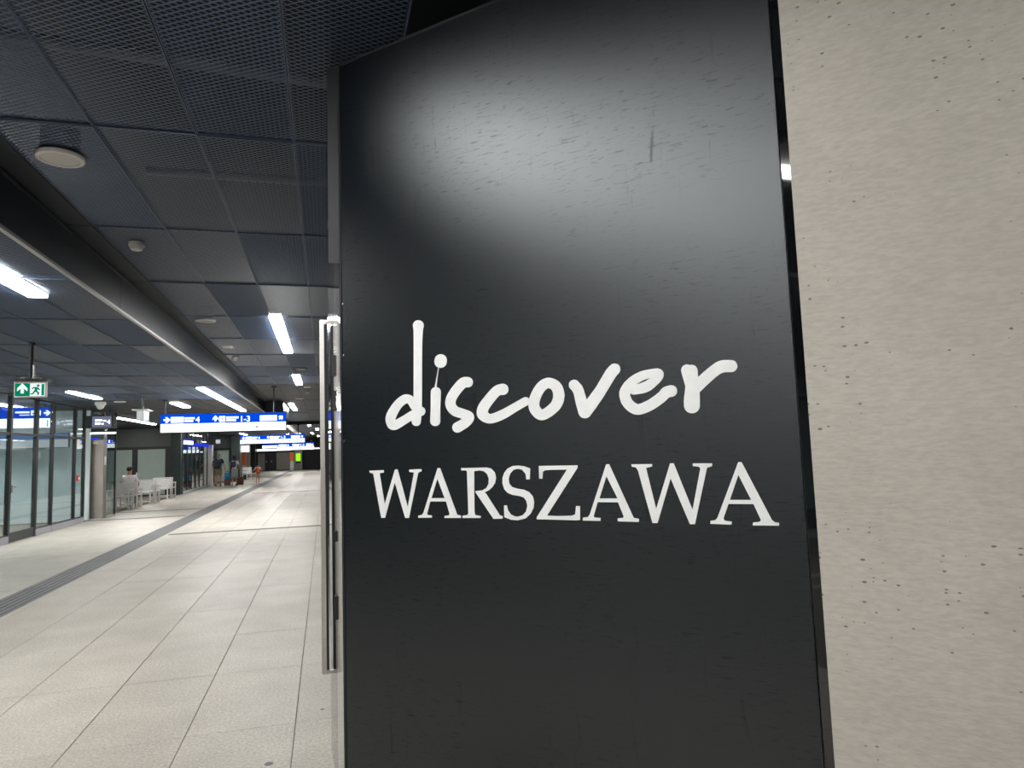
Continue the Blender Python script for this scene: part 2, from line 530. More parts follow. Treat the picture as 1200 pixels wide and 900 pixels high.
# ------------------------------------------------------------------ ceiling
ZC, ZL, XF = 3.315, 3.0, -1.85
ceiling = MB().box(-13.0, 4.0, -14.5, 84.0, 3.85, 4.05).build('ceiling', M['plenum'])
tag(ceiling, 'dark ceiling of expanded steel mesh panels under a black soffit', 'ceiling', kind='structure')


def mesh_panel(flip):
    """One ceiling panel of expanded metal: real slit-and-stretched strands, folded edges on all sides."""
    W, Lg = 0.495, 1.704
    cell, pitch, wst = 0.0495, 0.0155, (0.0072 if flip else 0.0066)
    th = math.radians(-22 if flip else -4)
    c = (0, wst / 2 * math.cos(th), wst / 2 * math.sin(th))
    vs, fs = [], []
    nx = 2 * int(W / cell)
    for j in range(int((Lg - .02) / pitch)):
        y0 = -Lg / 2 + .012 + j * pitch
        for i in range(nx + 1):
            x = -W / 2 + i * cell / 2
            y = y0 + (pitch * .46) * (1 if (i + j) % 2 else -1)
            vs += [(x - c[0], y - c[1], .004 - c[2]), (x + c[0], y + c[1], .004 + c[2])]
            if i:
                b = len(vs) - 4
                fs.append((b, b + 2, b + 3, b + 1))
    me = bpy.data.meshes.new('mesh_panel')
    m = MB(); m.add(vs, fs)
    for x in (-W / 2, W / 2 - .004):
        m.box(x, x + .004, -Lg / 2, Lg / 2, -.002, .025)
    for y in (-Lg / 2, Lg / 2 - .006):
        m.box(-W / 2, W / 2, y, y + .006, -.002, .025)
    me.from_pydata(m.v, [], m.f)
    me.materials.append(M['mesh'])
    return me


MP = [mesh_panel(False), mesh_panel(True)]
SEAM, ROWC = 3.87, 1.71
lows = random.Random(3)
order = {}
for r in range(-2, 8):
    for k in range(-4, 3):
        cx = -0.155 - 0.25 + 0.5 * (k + 1)
        cy = SEAM + (r + 0.5) * ROWC
        if cx - .25 < XF + .02 or (cx + cy > 3.4 and cx > 0.5) or cx + cy > 3.3 + 9 and cx > 1.2:
            continue
        a = lows.random() < .5
        if r == -1: a = {-0.905: False, -0.405: True, 0.095: False, -1.405: True}.get(round(cx, 3), a)
        if r == 0: a = {-0.905: False, -0.405: False, 0.095: True, -1.405: True}.get(round(cx, 3), a)
        link('mesh_panel', MP[1 if a else 0], ceiling, (cx, cy, ZC + lows.uniform(-.003, .003)))
far = MB()
for k in range(-4, 3):
    for r in range(8, 47):
        cx = -0.155 - 0.25 + 0.5 * (k + 1); cy = SEAM + (r + .5) * ROWC
        if cx - .25 < XF + .02: continue
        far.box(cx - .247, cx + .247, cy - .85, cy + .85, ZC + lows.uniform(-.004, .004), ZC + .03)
for r in range(-11, 47):                                         # the half-width row along the fascia
    cy = SEAM + (r + .5) * ROWC
    far.box(XF + .012, -1.662, cy - .85, cy + .85, ZC, ZC + .03)
for r in range(-11, -2):
    for k in range(-4, 8):
        cx = -0.155 - 0.25 + 0.5 * (k + 1); cy = SEAM + (r + .5) * ROWC
        if cx - .25 < XF + .02: continue
        far.box(cx - .247, cx + .247, cy - .85, cy + .85, ZC, ZC + .03)
far.build('panel_field', M['slab'], ceiling)['kind'] = 'stuff'
# the lower ceiling over the left half
for r in range(0, 8):
    for k in range(0, 8):
        cx = XF - .03 - .25 - .5 * k; cy = SEAM + .4 + (r + .5) * ROWC
        link('mesh_panel', MP[lows.random() < .5], ceiling, (cx, cy, ZL + lows.uniform(-.003, .003)))
far = MB()
for k in range(0, 22):
    for r in range(-11, 46):
        cx = XF - .03 - .25 - .5 * k; cy = SEAM + .4 + (r + .5) * ROWC
        if k < 8 and 0 <= r < 8: continue
        if cy > 80: continue
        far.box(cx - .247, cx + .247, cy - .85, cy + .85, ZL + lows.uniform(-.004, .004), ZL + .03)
far.build('panel_field', M['slab'], ceiling)['kind'] = 'stuff'
for (p0, p1, r) in (((-1.9, 3.55, 3.6), (0.6, 3.75, 3.6), .035), ((-1.2, 5.15, 3.6), (0.4, 5.15, 3.6), .03)):
    MB().tube(p0, p1, r).build('pipe', M['duct'], ceiling)

# fascia between the two ceiling levels
fas = thing('trim_1', 'dark metal fascia where the ceiling steps down, running the length of the hall', 'trim', (XF, 0, 2.98), kind='structure')
y = 7.05 - 6 * 4
while y < 60:
    MB().box(XF - .012, XF + .004, y + .004, y + 5.996, 2.985, ZC - .002).build('fascia_panel', M['fascia'], fas)
    y += 6
MB().box(XF - .016, XF + .016, -14, 60, 2.962, 2.984).build('edge_profile', M['edge'], fas)
MB().box(XF - .001, XF + .03, -14, 60, ZC - .022, ZC - .003).build('top_rail', M['fascia'], fas)
b = MB().box(XF + .02, -1.28, 23.0, 26.5, 2.95, ZC - .01, .01).build('trim_2', M['fascia'])
tag(b, 'dark boxed duct dropped below the ceiling beside the fascia', 'trim', kind='structure')
b = MB().box(XF + .02, 0.04, 37.0, 37.25, 3.14, ZC - .01).build('trim_3', M['fascia'])
tag(b, 'dark downstand beam across the far part of the ceiling', 'trim', kind='structure')

# ------------------------------------------------------------------ black lettered panel and the concrete beside it
P1 = (0.075, 3.0, 0.0)
R45 = -PI / 4
panel = thing('lettered_panel', 'tall black satin panel with white lettering, left of the concrete wall', 'sign', P1, R45)
sheet = MB().box(0.0, 1.803, 0.0, 0.03, 0.012, ZC - .02, .0025).build('panel_sheet', M['panel'], panel, world=False)
MB().box(-0.004, 1.80, 0.002, 0.03, ZC - .0195, ZC - .006).build('top_trim', M['darkgrey'], panel, world=False)
MB().box(-0.010, -0.0005, -0.002, 0.03, 0.012, ZC - .012, .001).build('edge_trim', M['darkgrey'], panel, world=False)
for z in (2.21, 1.985, 1.62):  # small chrome studs down the left edge of the sheet
    MB().lathe(0, 0, [(.004, -.001), (.0045, 0), (.0045, .003), (.003, .004)], 12).build('edge_stud', M['chrome'], panel, world=False).matrix_local = Matrix.Translation((.006, 0, z)) @ Matrix.Rotation(PI / 2, 4, 'X')

GLYPHS = [
 ('W', [[(0.1433,1.4921),(0.2207,1.4932),(0.2205,1.4831),(0.1979,1.481),(0.2227,1.3569),(0.2784,1.4944),(0.2916,1.4956),(0.3404,1.3464),(0.3745,1.4813),(0.3519,1.4843),(0.3509,1.4938),(0.4115,1.4946),(0.4125,1.4862),(0.3956,1.4804),(0.3453,1.3031),(0.326,1.3027),(0.2764,1.4435),(0.2233,1.3012),(0.2032,1.3008),(0.1638,1.4796),(0.1455,1.4833)]]),
 ('A', [[(0.4901,1.4974),(0.5023,1.4972),(0.5765,1.32),(0.5939,1.3171),(0.5925,1.3082),(0.5167,1.3066),(0.5178,1.315),(0.5378,1.3173),(0.5411,1.3232),(0.5266,1.3692),(0.4516,1.3686),(0.4346,1.3207),(0.4391,1.3162),(0.4575,1.3152),(0.4573,1.3067),(0.391,1.3047),(0.3912,1.3133),(0.4088,1.3166),(0.4174,1.326)], [(0.4881,1.457),(0.5198,1.3821),(0.4573,1.3817)]]),
 ('R', [[(0.5997,1.4958),(0.7125,1.4963),(0.7329,1.4922),(0.749,1.4779),(0.7538,1.4575),(0.7487,1.4388),(0.7359,1.4232),(0.7207,1.4122),(0.7018,1.4044),(0.7091,1.3987),(0.7652,1.3216),(0.7767,1.3187),(0.7756,1.3095),(0.7373,1.308),(0.6611,1.4059),(0.6624,1.4097),(0.6908,1.4116),(0.7098,1.4201),(0.7204,1.4358),(0.7222,1.4546),(0.7154,1.472),(0.7008,1.4826),(0.6821,1.4856),(0.6584,1.4831),(0.6547,1.3315),(0.6582,1.3202),(0.6819,1.3178),(0.6816,1.31),(0.5995,1.3083),(0.6017,1.3173),(0.6222,1.3199),(0.6271,1.3263),(0.6261,1.4835),(0.6208,1.4865),(0.6006,1.4867)]]),
 ('S', [[(0.8981,1.4898),(0.8948,1.4509),(0.8808,1.451),(0.8782,1.4717),(0.8647,1.4857),(0.8471,1.4896),(0.8292,1.4862),(0.8143,1.4725),(0.8071,1.454),(0.8094,1.437),(0.8196,1.4246),(0.8408,1.4185),(0.8688,1.4145),(0.8894,1.4063),(0.9044,1.3913),(0.9095,1.3717),(0.9062,1.3506),(0.8932,1.3294),(0.8717,1.3124),(0.8398,1.305),(0.8115,1.3065),(0.7838,1.3152),(0.784,1.3576),(0.7962,1.3578),(0.8002,1.34),(0.8122,1.3249),(0.8297,1.3185),(0.8439,1.3188),(0.8617,1.3243),(0.8744,1.3366),(0.8811,1.3563),(0.8777,1.3745),(0.8677,1.3865),(0.8503,1.3919),(0.8221,1.3954),(0.8009,1.4031),(0.7869,1.4169),(0.7805,1.4371),(0.7812,1.4573),(0.7892,1.4758),(0.8043,1.4912),(0.8262,1.5001),(0.8512,1.5012),(0.8757,1.4977)]]),
 ('Z', [[(0.933,1.4983),(1.084,1.4982),(1.084,1.49),(0.9589,1.3246),(0.9979,1.323),(1.054,1.3258),(1.067,1.3301),(1.072,1.3586),(1.087,1.3588),(1.085,1.3119),(1.072,1.3102),(0.9874,1.3104),(0.9172,1.3103),(0.9175,1.3178),(1.043,1.4838),(0.9783,1.4838),(0.9562,1.482),(0.9485,1.4776),(0.9458,1.453),(0.9328,1.453)]]),
 ('A', [[(1.19,1.4998),(1.201,1.4996),(1.278,1.3232),(1.296,1.3199),(1.295,1.3099),(1.222,1.3101),(1.222,1.3202),(1.242,1.3224),(1.243,1.3281),(1.226,1.3727),(1.153,1.3728),(1.136,1.326),(1.139,1.3211),(1.161,1.3197),(1.16,1.3101),(1.095,1.3098),(1.096,1.3202),(1.115,1.3225),(1.122,1.3315)], [(1.189,1.4597),(1.225,1.3859),(1.16,1.3854)]]),
 ('W', [[(1.279,1.4982),(1.35,1.4977),(1.35,1.4896),(1.329,1.4855),(1.356,1.3532),(1.41,1.4988),(1.422,1.4986),(1.474,1.352),(1.506,1.481),(1.502,1.4864),(1.483,1.4885),(1.483,1.4975),(1.544,1.4964),(1.543,1.4875),(1.527,1.4825),(1.479,1.3071),(1.463,1.3067),(1.409,1.4505),(1.358,1.3077),(1.341,1.3073),(1.301,1.4773),(1.294,1.4879),(1.28,1.4896)]]),
 ('A', [[(1.623,1.4986),(1.633,1.4984),(1.71,1.3249),(1.718,1.3188),(1.729,1.3178),(1.729,1.309),(1.654,1.3079),(1.655,1.3168),(1.67,1.3184),(1.676,1.3208),(1.678,1.3254),(1.66,1.3716),(1.586,1.3714),(1.568,1.3269),(1.571,1.3213),(1.578,1.3191),(1.593,1.3181),(1.591,1.3085),(1.527,1.3095),(1.528,1.319),(1.543,1.3212),(1.55,1.3292)], [(1.621,1.4597),(1.654,1.3841),(1.591,1.3839)]]),
 ('d', [[(0.4085,2.0897),(0.4039,2.0895),(0.3994,2.0886),(0.3948,2.0868),(0.3918,2.0849),(0.3888,2.0822),(0.3863,2.0789),(0.3848,2.0754),(0.384,2.0718),(0.3843,2.0669),(0.3862,2.0581),(0.3869,2.0507),(0.3869,2.0129),(0.381,1.8091),(0.38,1.7828),(0.3795,1.7816),(0.3706,1.7872),(0.3631,1.7907),(0.3541,1.7935),(0.3451,1.7949),(0.3359,1.7948),(0.3283,1.7937),(0.319,1.791),(0.3106,1.7874),(0.2988,1.7809),(0.2872,1.7731),(0.2767,1.7647),(0.2655,1.7539),(0.252,1.7386),(0.2442,1.7281),(0.2393,1.7198),(0.2355,1.7102),(0.2345,1.7053),(0.234,1.6992),(0.2345,1.6931),(0.2355,1.6881),(0.238,1.6807),(0.2409,1.6745),(0.2442,1.6694),(0.248,1.6652),(0.2526,1.6614),(0.2572,1.6586),(0.2603,1.6572),(0.2665,1.6551),(0.2726,1.654),(0.2788,1.6537),(0.2866,1.6544),(0.2905,1.6553),(0.299,1.6577),(0.3083,1.6612),(0.3681,1.6883),(0.3688,1.6877),(0.3685,1.6817),(0.37,1.6769),(0.3724,1.6732),(0.3766,1.6694),(0.3825,1.6664),(0.3884,1.665),(0.3959,1.665),(0.4018,1.6666),(0.4063,1.669),(0.4092,1.6715),(0.4111,1.6738),(0.4129,1.6772),(0.4166,1.7031),(0.4242,1.7051),(0.4295,1.7078),(0.434,1.7121),(0.4366,1.7174),(0.4372,1.7209),(0.4369,1.7245),(0.4357,1.7281),(0.4335,1.7318),(0.4313,1.7343),(0.4281,1.7368),(0.4198,1.7409),(0.4226,1.7966),(0.4274,1.9543),(0.4289,1.9891),(0.431,2.019),(0.4332,2.0417),(0.4349,2.0512),(0.4381,2.0605),(0.4386,2.0665),(0.4373,2.0715),(0.4354,2.0754),(0.4324,2.0794),(0.4292,2.0823),(0.4248,2.0853),(0.4189,2.0879),(0.4145,2.0891)], [(0.3426,1.7579),(0.3343,1.7544),(0.3257,1.7494),(0.3179,1.7437),(0.3116,1.7376),(0.3032,1.7272),(0.2952,1.7155),(0.2884,1.7038),(0.2862,1.699),(0.2851,1.6955),(0.286,1.6948),(0.3062,1.7019),(0.3262,1.7096),(0.3569,1.7234),(0.3719,1.7294),(0.3724,1.7305),(0.3692,1.7327),(0.3662,1.7357),(0.3562,1.7507),(0.3521,1.7557),(0.3502,1.757),(0.3472,1.7583),(0.3457,1.7585)]]),
 ('i', [[(0.5119,1.9411),(0.5061,1.9401),(0.5013,1.9384),(0.4962,1.9354),(0.4927,1.9321),(0.4904,1.9288),(0.4884,1.9242),(0.4867,1.9161),(0.4867,1.9102),(0.488,1.9053),(0.4899,1.9016),(0.4933,1.8972),(0.4975,1.8934),(0.5032,1.8901),(0.5089,1.888),(0.5146,1.8869),(0.5203,1.8868),(0.5261,1.8876),(0.5319,1.8895),(0.5362,1.892),(0.5404,1.8958),(0.5428,1.8991),(0.5447,1.9037),(0.5464,1.9117),(0.5464,1.9176),(0.5451,1.9224),(0.5425,1.9274),(0.5388,1.9317),(0.5346,1.9351),(0.529,1.9382),(0.5234,1.9401),(0.5176,1.9411)], [(0.4851,1.8133),(0.4807,1.8124),(0.4779,1.8114),(0.4724,1.8083),(0.4683,1.8038),(0.4658,1.7981),(0.4637,1.7357),(0.4594,1.6807),(0.4603,1.6759),(0.462,1.6723),(0.4651,1.6684),(0.4693,1.665),(0.4736,1.6628),(0.4793,1.6611),(0.485,1.6605),(0.4894,1.6609),(0.4937,1.6619),(0.4966,1.663),(0.4995,1.6645),(0.5024,1.6667),(0.5064,1.6714),(0.5085,1.6771),(0.5097,1.7318),(0.5147,1.7923),(0.514,1.7971),(0.5124,1.8007),(0.5093,1.8049),(0.5055,1.8082),(0.5009,1.8108),(0.4952,1.8127),(0.4894,1.8135)]]),
 ('s', [[(0.6247,1.8422),(0.6178,1.8414),(0.6122,1.84),(0.6066,1.8378),(0.5996,1.8338),(0.5934,1.8295),(0.5842,1.8221),(0.568,1.8071),(0.5596,1.7984),(0.552,1.7897),(0.5431,1.7775),(0.5394,1.7707),(0.5366,1.7639),(0.5349,1.7582),(0.5337,1.7513),(0.5337,1.7443),(0.5346,1.7384),(0.5359,1.7337),(0.5383,1.7278),(0.5443,1.7181),(0.5494,1.7121),(0.5544,1.7072),(0.5647,1.6994),(0.5729,1.695),(0.5825,1.6913),(0.6031,1.685),(0.6087,1.6825),(0.6057,1.6805),(0.6001,1.6778),(0.5754,1.6681),(0.572,1.6661),(0.5692,1.6638),(0.5658,1.6593),(0.5639,1.6536),(0.5641,1.6479),(0.5664,1.6421),(0.5697,1.6378),(0.5738,1.6347),(0.5793,1.6321),(0.5848,1.6308),(0.5903,1.6306),(0.5944,1.6312),(0.5986,1.6324),(0.6063,1.6358),(0.6209,1.6422),(0.6319,1.6477),(0.6389,1.6518),(0.6489,1.6589),(0.6541,1.6634),(0.6597,1.6697),(0.6634,1.6763),(0.665,1.683),(0.6647,1.6898),(0.6626,1.6956),(0.6607,1.6988),(0.6582,1.702),(0.6529,1.7065),(0.6476,1.7097),(0.6409,1.7125),(0.6193,1.72),(0.6016,1.7256),(0.5934,1.7288),(0.5895,1.7317),(0.5867,1.7346),(0.5837,1.7389),(0.5822,1.7425),(0.5817,1.746),(0.5826,1.7505),(0.5851,1.7561),(0.5878,1.7606),(0.5929,1.7672),(0.5996,1.7748),(0.607,1.7823),(0.6147,1.7894),(0.6244,1.7972),(0.6316,1.8017),(0.6384,1.8007),(0.6438,1.8006),(0.6493,1.8015),(0.6534,1.8031),(0.6568,1.8051),(0.6593,1.8072),(0.6611,1.8094),(0.663,1.8126),(0.6644,1.8183),(0.6643,1.8217),(0.6635,1.8252),(0.6618,1.8287),(0.6602,1.8312),(0.6559,1.8353),(0.6506,1.8384),(0.6452,1.8402),(0.6329,1.842)]]),
 ('c', [[(0.7944,1.8037),(0.7802,1.8026),(0.7697,1.8006),(0.7606,1.7973),(0.7535,1.7933),(0.7431,1.7858),(0.7282,1.773),(0.7049,1.7513),(0.6931,1.7389),(0.6873,1.7314),(0.6824,1.7226),(0.6786,1.7127),(0.6773,1.7049),(0.6777,1.6969),(0.6793,1.6912),(0.6822,1.6854),(0.6847,1.6819),(0.6879,1.6784),(0.6942,1.6731),(0.702,1.6682),(0.7111,1.664),(0.7202,1.6611),(0.7306,1.6592),(0.7372,1.6589),(0.7463,1.6593),(0.7568,1.6609),(0.7672,1.6632),(0.7776,1.6661),(0.7919,1.6707),(0.8023,1.6744),(0.8165,1.6807),(0.8512,1.6979),(0.8854,1.7127),(0.8969,1.7176),(0.9005,1.7196),(0.9026,1.7216),(0.9043,1.7236),(0.9054,1.7257),(0.9063,1.7289),(0.9065,1.7322),(0.9059,1.7354),(0.9044,1.7388),(0.9027,1.7411),(0.9002,1.7434),(0.8978,1.745),(0.8954,1.7461),(0.8917,1.7472),(0.8868,1.7475),(0.8818,1.7465),(0.7999,1.7122),(0.7856,1.7069),(0.7581,1.6982),(0.7463,1.6953),(0.7384,1.6945),(0.7358,1.6949),(0.7333,1.6959),(0.7307,1.6975),(0.7279,1.6998),(0.7267,1.701),(0.7263,1.7021),(0.7274,1.7054),(0.7301,1.7109),(0.7348,1.7173),(0.7413,1.7248),(0.7515,1.7353),(0.7645,1.7479),(0.7732,1.7555),(0.7785,1.7596),(0.7825,1.7619),(0.7851,1.762),(0.7941,1.7613),(0.7979,1.7615),(0.8018,1.762),(0.8057,1.7632),(0.8091,1.7649),(0.812,1.7669),(0.8141,1.7689),(0.8162,1.7717),(0.8183,1.7764),(0.819,1.7819),(0.8181,1.7875),(0.8157,1.7923),(0.8121,1.7966),(0.8071,1.8002),(0.8008,1.8027)]]),
 ('o', [[(0.9793,1.8105),(0.9721,1.8096),(0.966,1.8081),(0.9599,1.8059),(0.9538,1.8031),(0.9484,1.8),(0.9428,1.7961),(0.9375,1.7916),(0.9321,1.7861),(0.9253,1.778),(0.9195,1.7697),(0.9137,1.7604),(0.9091,1.752),(0.9056,1.7447),(0.9028,1.7372),(0.901,1.7298),(0.9001,1.7233),(0.8999,1.7158),(0.9005,1.7092),(0.9017,1.7037),(0.9041,1.6971),(0.9064,1.6927),(0.9102,1.6871),(0.9147,1.6813),(0.9205,1.6751),(0.9275,1.6693),(0.9323,1.6663),(0.9382,1.6634),(0.9429,1.6618),(0.9465,1.661),(0.9525,1.6603),(0.9585,1.6604),(0.9658,1.6616),(0.9718,1.6634),(0.9778,1.6657),(0.9875,1.6702),(0.9946,1.674),(1.01,1.6837),(1.018,1.6896),(1.024,1.6946),(1.029,1.7006),(1.032,1.7046),(1.038,1.7138),(1.041,1.721),(1.043,1.7261),(1.044,1.7334),(1.046,1.7407),(1.046,1.7459),(1.045,1.7533),(1.044,1.7587),(1.042,1.7662),(1.04,1.7728),(1.037,1.7794),(1.034,1.7838),(1.029,1.7895),(1.026,1.7929),(1.019,1.7982),(1.012,1.8023),(1.005,1.8056),(0.9983,1.8081),(0.9912,1.8098),(0.9841,1.8106)], [(0.9825,1.7729),(0.9776,1.7711),(0.9725,1.7681),(0.9677,1.7641),(0.9631,1.7591),(0.9587,1.753),(0.9538,1.7447),(0.9497,1.7364),(0.9464,1.728),(0.9451,1.7227),(0.9445,1.7174),(0.9448,1.713),(0.9459,1.7098),(0.9503,1.7031),(0.9541,1.6987),(0.9553,1.6982),(0.9606,1.7003),(0.9663,1.7032),(0.9749,1.7083),(0.9823,1.7134),(0.9892,1.7189),(0.9922,1.7219),(0.9952,1.726),(0.9973,1.7301),(0.9989,1.7342),(1.001,1.7416),(1.001,1.749),(1.001,1.7554),(0.9986,1.7619),(0.9964,1.7658),(0.993,1.769),(0.9895,1.7711),(0.986,1.7727),(0.9837,1.7731)]]),
 ('v', [[(1.234,1.8386),(1.228,1.8374),(1.224,1.8353),(1.215,1.8283),(1.208,1.8214),(1.203,1.8156),(1.198,1.8089),(1.176,1.7777),(1.167,1.765),(1.151,1.7467),(1.129,1.7224),(1.127,1.7306),(1.121,1.7528),(1.119,1.7602),(1.117,1.7645),(1.115,1.7699),(1.112,1.7743),(1.108,1.779),(1.098,1.79),(1.095,1.7923),(1.091,1.7944),(1.086,1.7954),(1.08,1.7955),(1.076,1.7943),(1.071,1.7918),(1.067,1.7882),(1.065,1.7842),(1.064,1.779),(1.064,1.7737),(1.065,1.7704),(1.067,1.7672),(1.07,1.7638),(1.076,1.757),(1.079,1.752),(1.082,1.743),(1.085,1.7261),(1.088,1.7102),(1.097,1.6754),(1.099,1.6711),(1.101,1.6679),(1.104,1.6646),(1.108,1.6617),(1.113,1.6598),(1.117,1.6587),(1.122,1.6585),(1.126,1.659),(1.131,1.6603),(1.135,1.6628),(1.139,1.6659),(1.15,1.6787),(1.162,1.6914),(1.172,1.704),(1.19,1.7255),(1.202,1.742),(1.237,1.7903),(1.243,1.7975),(1.252,1.8053),(1.255,1.8091),(1.257,1.8141),(1.257,1.8191),(1.256,1.8243),(1.255,1.8274),(1.254,1.8296),(1.25,1.8338),(1.248,1.8353),(1.244,1.8369),(1.239,1.8384)]]),
 ('e', [[(1.374,1.8091),(1.35,1.8076),(1.338,1.8061),(1.326,1.8037),(1.315,1.7999),(1.307,1.7968),(1.3,1.7932),(1.292,1.789),(1.286,1.7853),(1.276,1.7773),(1.27,1.7725),(1.265,1.7669),(1.258,1.7579),(1.254,1.7515),(1.252,1.7476),(1.25,1.7427),(1.249,1.7387),(1.249,1.7307),(1.249,1.7256),(1.25,1.7185),(1.253,1.7082),(1.255,1.702),(1.259,1.6958),(1.265,1.687),(1.272,1.6794),(1.28,1.6726),(1.287,1.6679),(1.295,1.6639),(1.301,1.6619),(1.309,1.6606),(1.317,1.6606),(1.325,1.6616),(1.336,1.6644),(1.348,1.6681),(1.359,1.6726),(1.369,1.6774),(1.384,1.6857),(1.405,1.6996),(1.411,1.7044),(1.418,1.711),(1.421,1.7116),(1.429,1.7123),(1.433,1.7133),(1.438,1.7156),(1.44,1.7172),(1.442,1.7194),(1.445,1.7241),(1.446,1.7269),(1.446,1.7298),(1.446,1.7327),(1.446,1.7357),(1.444,1.7407),(1.441,1.7448),(1.438,1.7469),(1.436,1.7482),(1.431,1.7501),(1.428,1.7506),(1.425,1.7506),(1.415,1.7491),(1.41,1.748),(1.405,1.7464),(1.4,1.744),(1.397,1.742),(1.394,1.7395),(1.387,1.7315),(1.384,1.7293),(1.374,1.7222),(1.364,1.7163),(1.355,1.7108),(1.347,1.7067),(1.336,1.7023),(1.326,1.6985),(1.317,1.6964),(1.313,1.696),(1.311,1.6963),(1.307,1.6984),(1.302,1.7019),(1.298,1.7055),(1.294,1.7096),(1.291,1.7148),(1.288,1.723),(1.287,1.729),(1.288,1.732),(1.288,1.7343),(1.289,1.7339),(1.292,1.7313),(1.295,1.7296),(1.298,1.7286),(1.302,1.7281),(1.322,1.7295),(1.331,1.7303),(1.34,1.7319),(1.348,1.7342),(1.353,1.7363),(1.361,1.7401),(1.367,1.744),(1.373,1.7484),(1.388,1.7604),(1.394,1.7659),(1.398,1.7705),(1.401,1.7751),(1.403,1.7779),(1.404,1.7817),(1.405,1.7856),(1.405,1.7885),(1.405,1.7925),(1.404,1.7955),(1.402,1.7986),(1.4,1.8018),(1.397,1.804),(1.395,1.8058),(1.391,1.8076),(1.387,1.8086),(1.384,1.809)], [(1.309,1.7618),(1.335,1.7739),(1.36,1.7799),(1.343,1.7702),(1.327,1.765)]]),
 ('r', [[(1.598,1.8166),(1.592,1.8163),(1.584,1.8148),(1.578,1.8127),(1.57,1.8089),(1.557,1.8004),(1.546,1.7929),(1.533,1.7832),(1.517,1.7704),(1.517,1.7705),(1.516,1.7715),(1.516,1.7926),(1.515,1.7965),(1.514,1.7995),(1.512,1.8025),(1.511,1.8047),(1.508,1.8072),(1.504,1.8093),(1.5,1.8105),(1.497,1.8109),(1.492,1.8104),(1.487,1.8126),(1.484,1.8132),(1.481,1.8134),(1.477,1.8129),(1.474,1.8117),(1.47,1.8097),(1.468,1.8074),(1.466,1.8047),(1.464,1.8009),(1.463,1.7971),(1.463,1.7933),(1.467,1.7736),(1.474,1.7431),(1.472,1.7307),(1.468,1.7098),(1.466,1.6946),(1.466,1.6821),(1.466,1.6783),(1.467,1.6734),(1.469,1.6685),(1.472,1.6645),(1.476,1.6604),(1.481,1.6577),(1.486,1.6562),(1.491,1.6556),(1.496,1.6561),(1.501,1.6575),(1.506,1.6602),(1.51,1.6633),(1.512,1.667),(1.515,1.6716),(1.516,1.6762),(1.517,1.6914),(1.518,1.7198),(1.518,1.7208),(1.54,1.7401),(1.56,1.7561),(1.574,1.7668),(1.585,1.7738),(1.592,1.7767),(1.598,1.7779),(1.605,1.7779),(1.62,1.7767),(1.624,1.7769),(1.627,1.7776),(1.629,1.7788),(1.632,1.7807),(1.634,1.7826),(1.636,1.7853),(1.638,1.7886),(1.639,1.7922),(1.639,1.7959),(1.638,1.7997),(1.637,1.8036),(1.635,1.8065),(1.633,1.8096),(1.631,1.8111),(1.628,1.8127),(1.624,1.8141),(1.607,1.8162)]]),
]


for nm, loops in GLYPHS:
    tris = tessellate_polygon([[Vector((p[0], p[1], 0)) for p in l] for l in loops])
    flat = [p for l in loops for p in l]
    n = len(flat)
    D = 0.0016
    vs = [(p[0], -D, p[1]) for p in flat] + [(p[0], -0.0002, p[1]) for p in flat]
    fs = [tuple(t) for t in tris]
    base = 0
    for l in loops:
        m = len(l)
        for i in range(m):
            a = base + i; b2 = base + (i + 1) % m
            fs.append((a, b2, b2 + n, a + n))
        base += m
    MB().add(vs, fs).build('letter', M['letter'], panel, world=False)

wr = MB().box(1.833, 5.3, -0.012, 0.5, 0.0, ZC - .004, .004).build('wall_right', M['concrete'])
wr.location = P1; wr.rotation_euler = (0, 0, R45)
tag(wr, 'bare warm grey concrete wall right of the black panel', 'wall', kind='structure')
st = MB().box(1.806, 1.86, 0.008, 0.03, 0.002, ZC - .008).build('trim_4', M['blackglass'])
st.location = P1; st.rotation_euler = (0, 0, R45)
tag(st, 'narrow black gloss strip between black panel and concrete wall', 'trim', kind='structure')
b = MB().box(3.75, 4.0, -14.5, -1.0, 0, 3.3).build('wall_right', M['concrete'])
tag(b, 'concrete side wall behind the camera', 'wall', kind='structure')
b = MB().box(-13, 4.0, -14.5, -14.3, 0, 3.3).build('wall_back', M['greywall'])
tag(b, 'grey end wall of the hall behind the camera', 'wall', kind='structure')

# storefront that runs away from the panel's left edge
sf = thing('glass_storefront', 'glazed shop front seen edge-on left of the black panel', 'storefront', (0.05, 3.02, 0))
# first leaf stands a little ajar: polished edge stile, then dark glass with the pull handle on its free end
A, B, C = (0.0655, 3.012), (0.046, 3.40), (0.020, 3.86)
MB().prism([A, B, (B[0] + .03, B[1] + .002), (A[0] + .004, A[1] + .02)], 'z', 0.012, ZC - .012).build('hinge_stile', M['chrome'], sf)
MB().box(0.021, 0.0735, 3.028, 3.05, 2.40, ZC - .012).build('transom_cover', M['darkgrey'], sf)
leaf = MB().prism([(B[0] - .0004, B[1] + .006), C, (C[0] + .012, C[1] + .001), (B[0] + .012, B[1] + .007)], 'z', 0.03, 2.75).build('door_leaf', M['blackglass'], sf)
MB().prism([(B[0], B[1] + .006), C, (C[0] + .012, C[1] + .001), (B[0] + .012, B[1] + .007)], 'z', 2.76, ZC - .012).build('fixed_light', M['blackglass'], sf)
MB().prism([(B[0] + .002, B[1] - .002), (B[0] + .004, B[1] + .006), (B[0] + .03, B[1] + .006), (B[0] + .03, B[1] - .002)], 'z', 0.2, ZC - .012).build('joint_seal', M['black'], sf)
y = 3.90
